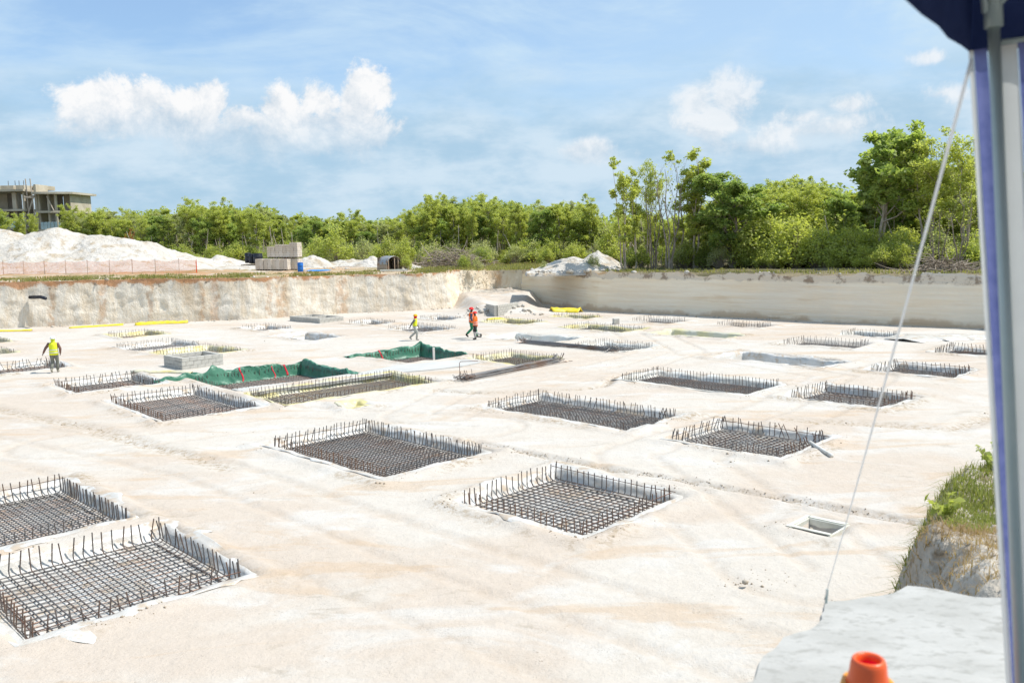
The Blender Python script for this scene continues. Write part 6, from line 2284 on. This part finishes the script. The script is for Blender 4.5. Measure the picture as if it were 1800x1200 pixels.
tree('umbrella', 858, 104, 343, 'tall yellow-green tree in the middle group right of the brush pile', wide=.9, var=0)
tree('slender', 912, 100, 352, 'tree with thin bare trunk beside the pipe at the wood edge', wide=.8)
tree('dense', 945, 100, 350, 'dark full tree in the middle group above the white rim mound')
tree('slender', 985, 99, 345, 'tall pale-trunked tree right of the dark full one in the middle group')
tree('umbrella', 1035, 98, 350, 'yellow-green umbrella tree at the right end of the middle group', wide=.85, var=1)
tree('sparse', 1098, 76, 277, 'tall thin tree with few leaves, leftmost of the sparse group on the right', wide=.8, var=0, rot=0.6)
tree('sparse', 1120, 78, 290, 'thin leaning tree with scattered leaves, second of the sparse group', wide=.7, var=1)
tree('bare', 1178, 76, 272, 'bare tree with many upright grey branches against the sky', wide=1.0, var=0)
tree('bare', 1150, 77, 300, 'smaller bare tree beside the tall leafless one', wide=.7, var=1)
tree('feathery', 1140, 80, 284, 'light feathery tree filling the gap behind the two thin leaning trees', wide=.6, var=1)
tree('sparse', 1205, 79, 268, 'thin tree with a loose yellow-green crown right of the bare one', wide=.9, var=0)
tree('sparse', 1222, 78, 262, 'tall tree with a light crown just left of the dense round tree', wide=1.1, var=1)
tree('dense', 1292, 76, 280, 'large dense round-crowned tree in the middle of the right-hand wood', wide=1.25, var=0)
tree('full', 1266, 79, 300, 'leafy tree half hidden by the large dense round one', wide=1.0)
tree('bigleaf', 1540, 70, 223, 'tallest tree on the right with big glossy leaves and a pale trunk', wide=1.0, var=0, rot=2.4)
tree('bigleaf', 1585, 74, 232, 'big-leaved tree just right of the tallest one', wide=.9, var=1)
tree('feathery', 1634, 68, 236, 'feathery yellow-green tree with crooked pale stems left of the rope', wide=.95, var=0)
tree('feathery', 1700, 66, 246, 'feathery tree beside the tent curtain', wide=.9, var=1)
tree('bare', 1690, 62, 330, 'leafless leaning stems at the far right by the tent', wide=1.1, var=1)
tree('bare', 1652, 63, 360, 'low leafless stems above the tangle of dead branches', wide=1.3, var=0)

# the rest of the wood's edge, kind by kind; nothing in the photograph tells these apart within a kind
EDGE = [(120, 372), (150, 366), (200, 370), (250, 372), (300, 365), (345, 355), (400, 362), (450, 362), (500, 371), (560, 380), (620, 378), (680, 383), (730, 368), (760, 352), (800, 350), (850, 350), (900, 352), (945, 356), (1000, 358),
        (1040, 362), (1065, 382), (1110, 372), (1200, 378), (1240, 360), (1300, 330), (1350, 330), (1390, 318), (1440, 312), (1480, 324), (1520, 330), (1560, 300), (1620, 290), (1700, 280), (1760, 280)]
EX, EY = zip(*EDGE)
KLAB = {'dense': 'dark rounded tree', 'umbrella': 'flat-crowned pale-trunked tree', 'slender': 'slim mid-green tree', 'olive': 'greyish olive tree', 'full': 'low-branching green tree', 'feathery': 'feathery light-green tree'}
SECT = [(210, 'right of the unfinished building'), (350, 'behind the large white mound'), (440, 'behind the black barrels'), (540, 'behind the block stack'), (650, 'between blocks and shed'), (730, 'behind the arched shed'),
        (860, 'behind the brush pile'), (960, 'behind the long pipe'), (1085, 'behind the rim mound'), (1240, 'among the sparse trees'), (1350, 'by the dense round tree'), (1500, 'behind the bright bushes'), (1620, 'by the tallest tree'), (9999, 'beside the tent')]
ORD = 'first second third fourth fifth sixth seventh eighth ninth tenth eleventh twelfth thirteenth fourteenth fifteenth sixteenth seventeenth eighteenth nineteenth twentieth'.split()
ORD += ['twenty-' + q for q in ORD[:9]] + ['thirtieth'] + ['thirty-' + q for q in ORD[:9]] + ['fortieth'] + ['forty-' + q for q in ORD[:9]]


def sect(px):
    return next(t for lim, t in SECT if px < lim)


def number(specs):
    """specs: (base label, px, ...) -> label with an ordinal from the left where a base label repeats"""
    tot, seen, out = {}, {}, {}
    for q in specs:
        tot[q[0]] = tot.get(q[0], 0) + 1
    for i in sorted(range(len(specs)), key=lambda i: specs[i][1]):
        b = specs[i][0]
        k = seen[b] = seen.get(b, -1) + 1
        out[i] = b if tot[b] == 1 else b + ', ' + ORD[min(k, 48)] + ' from left'
    return [out[i] for i in range(len(specs))]


SPEC = []
for row, (d0, lift, step) in enumerate(((0, 2, 25), (9, -3, 23), (20, -6, 22))):
    px = 118.0 + row * 9
    while px < 1740:
        Yb = np.interp(px, [100, 330, 600, 740, 1000, 1070, 1120, 1400, 1760], [132, 120, 118, 106, 102, 96, 84, 80, 70]) + d0 + TREE_RNG.uniform(-3, 3)
        top = np.interp(px, EX, EY) + lift + TREE_RNG.uniform(0, 16)
        if 1490 < px and row == 0:
            top += 45
        k = str(TREE_RNG.choice(['dense', 'umbrella', 'slender', 'olive', 'full', 'feathery'], p=[.16, .2, .2, .14, .18, .12]))
        SPEC.append((KLAB[k] + (' at the wood edge ', ' in the second row ', ' deep in the wood ')[row] + sect(px), px, k, Yb, top, TREE_RNG.uniform(.8, 1.1)))
        px += step * TREE_RNG.uniform(.75, 1.25)
for lab, q in zip(number(SPEC), SPEC):
    tree(q[2], q[1], q[3], q[4], lab, wide=q[5])

# bushes
shrub('rust', 226, 116, 4.6, 'rust-red bush among the green at the left of the wood', .55)
shrub('rust', 505, 108, 2.4, 'reddish brown bush right above the stack of blocks', .7)
for (px, Y, h, k, lab) in ((590, 101, 4.2, 'yellow', 'bright yellow-green bush between the block stack and the shed, the tallest there'), (555, 102, 3.0, 'yellow', 'bright bush close behind the right end of the block stack'),
                           (640, 102, 3.2, 'grey', 'greyish bush behind the rubble left of the shed'), (685, 100, 3.0, 'yellow', 'yellow-green bush directly behind the arched shed'), (712, 99, 2.8, 'yellow', 'bright bush behind the right side of the arched shed'),
                           (712.5, 86.2, 1.45, 'yellow', 'narrow bright bush growing against the right side of the shed'), (815, 86.5, 1.6, 'green', 'green bush in front of the brush pile'), (838, 84, 1.2, 'grey', 'thin shrub on the rim right of the brush pile'),
                           (1075, 88, 3.6, 'yellow', 'bright yellow bush behind the taller white mound'), (1010, 92, 2.6, 'green', 'fresh green bush left of the white rim mound'), (960, 93, 2.2, 'green', 'low green bush behind the pipe'),
                           (1042, 76, 1.5, 'grey', 'thin weedy shrub growing on the white rim mound'), (955, 76.5, 0.9, 'grey', 'small weedy shrub at the left end of the rim mound')):
    shrub(k, px, Y, h, lab, .8)
SL = {'yellow': 'bright yellow-green bush in the undergrowth ', 'green': 'green bush in the undergrowth ', 'grey': 'greyish twiggy bush in the undergrowth '}
SPEC = []
for _ in range(190):
    px = TREE_RNG.uniform(150, 1735) if _ < 130 else TREE_RNG.uniform(1320, 1600)
    if px < 1085:
        Y = np.interp(px, [100, 330, 600, 740, 1000, 1085], [124, 112, 107, 98, 97, 90]) + TREE_RNG.uniform(-3, 6)
        k = TREE_RNG.choice(['green', 'grey', 'green'])
        h = TREE_RNG.uniform(1.2, 3.0)
    else:
        e = np.interp(px, [1085, 1300, 1500, 1735], [77.5, 72.5, 67.5, 59.8])
        Y = e + TREE_RNG.uniform(0, 8)
        k = TREE_RNG.choice(['yellow', 'yellow', 'yellow', 'green']) if 1320 < px < 1590 else TREE_RNG.choice(['green', 'grey', 'yellow'])
        h = TREE_RNG.uniform(0.8, 1.8) if Y < e + 1.5 else TREE_RNG.uniform(1.8, 4.0 if 1330 < px < 1480 else 2.8)
    SPEC.append((SL[str(k)] + sect(px), px, str(k), Y, h, TREE_RNG.uniform(.8, 1.2)))
for lab, q in zip(number(SPEC), SPEC):
    shrub(q[2], q[1], q[3], q[4], lab, q[5])


# deeper wood: one mass of foliage closing the view between the trunks
def far_wood():
    rng = np.random.default_rng(8)
    Cc = []
    for _ in range(1500):
        px = rng.uniform(40, 1800)
        Yb = np.interp(px, [100, 330, 600, 740, 1000, 1070, 1120, 1400, 1760], [132, 120, 118, 106, 102, 96, 84, 80, 70])
        Y = Yb + 22 + 45 * rng.random() ** 1.4
        top = zrow(px, np.interp(px, EX, EY) - 2 + rng.uniform(0, 26), Y)
        x = colx(px, Y)
        g = tz(x, Y)
        zc = g + (max(top, g + 3) - g) * (1 - 0.95 * rng.random() ** 1.6) - 0.6
        n = 46
        p = rng.normal(size=(n, 3))
        p /= np.linalg.norm(p, axis=1)[:, None]
        p *= (rng.random(n) ** .5)[:, None]
        Cc.append(np.array([x, Y, zc]) + p * np.array([1.5, 1.5, 1.0]))
    V, F = leaf_quads(np.concatenate(Cc), .30, rng, .5, .6)
    o = link('deep_wood', mesh_np('deep_wood', V, F, M_LEAF[0]))
    tag(o, 'mass of foliage deeper in the wood behind the front trees', 'wood', kind='stuff')
    mb = MB()
    for _ in range(260):
        px = rng.uniform(130, 1740)
        Y = np.interp(px, [100, 330, 600, 740, 1000, 1070, 1120, 1400, 1760], [132, 120, 118, 106, 102, 96, 84, 80, 70]) + rng.uniform(-6, 16)
        x = colx(px, Y)
        h = rng.uniform(2, 4.6)
        l = rng.normal(0, .7)
        mb.tube([(x, Y, tz(x, Y) - .2), (x + l * .4 + rng.normal(0, .15), Y, tz(x, Y) + h * .5), (x + l, Y, tz(x, Y) + h)], [.07, .055, .03], 4, False)
    o = mb.build('saplings', M_WOOD_P)
    tag(o, 'thin pale sapling stems through the edge of the wood', 'saplings', kind='stuff')


far_wood()


# rim grass and weeds
def rim_grass():
    rng = np.random.default_rng(12)
    P, Hh = [], []
    def add(x, y, n, s_, h):
        z = tz(x, y)
        q = rng.normal(0, s_, (n, 2))
        for a in q:
            P.append((x + a[0], y + a[1], z - 0.02))
            Hh.append(h * rng.uniform(.5, 1.2))
    for i in range(0, len(RT)):
        if RK[i] in 'LN' and -44 < RT[i, 0] < 2:
            for d in (rng.uniform(.3, 1.4), rng.uniform(1.0, 5.5), rng.uniform(1, 8)):
                x, y = RT[i] + RN[i] * d
                if fbm(np.array([x * .3]), np.array([y * .3]), 33, 3)[0] > -0.06:
                    add(x, y, 22, .28, .24)
        if RK[i] == 'R' and RT[i, 0] > 6:
            for d in (rng.uniform(.8, 3), rng.uniform(1.0, 6)):
                x, y = RT[i] + RN[i] * d
                add(x, y, 7, .35, .3)
    for _ in range(240):
        px = rng.uniform(720, 960)
        Y = rng.uniform(82, 96)
        add(colx(px, Y), Y, 22, .4, .4)
    o = blades('rim_grass', np.array(P), np.array(Hh), leafmat('rim_grass_blades', (0.24, 0.24, 0.085), (0.33, 0.30, 0.13), (0.19, 0.21, 0.07), .8), 'rough grass and weeds along the far rim of the pit', 13, .03, spread=.8)


rim_grass()
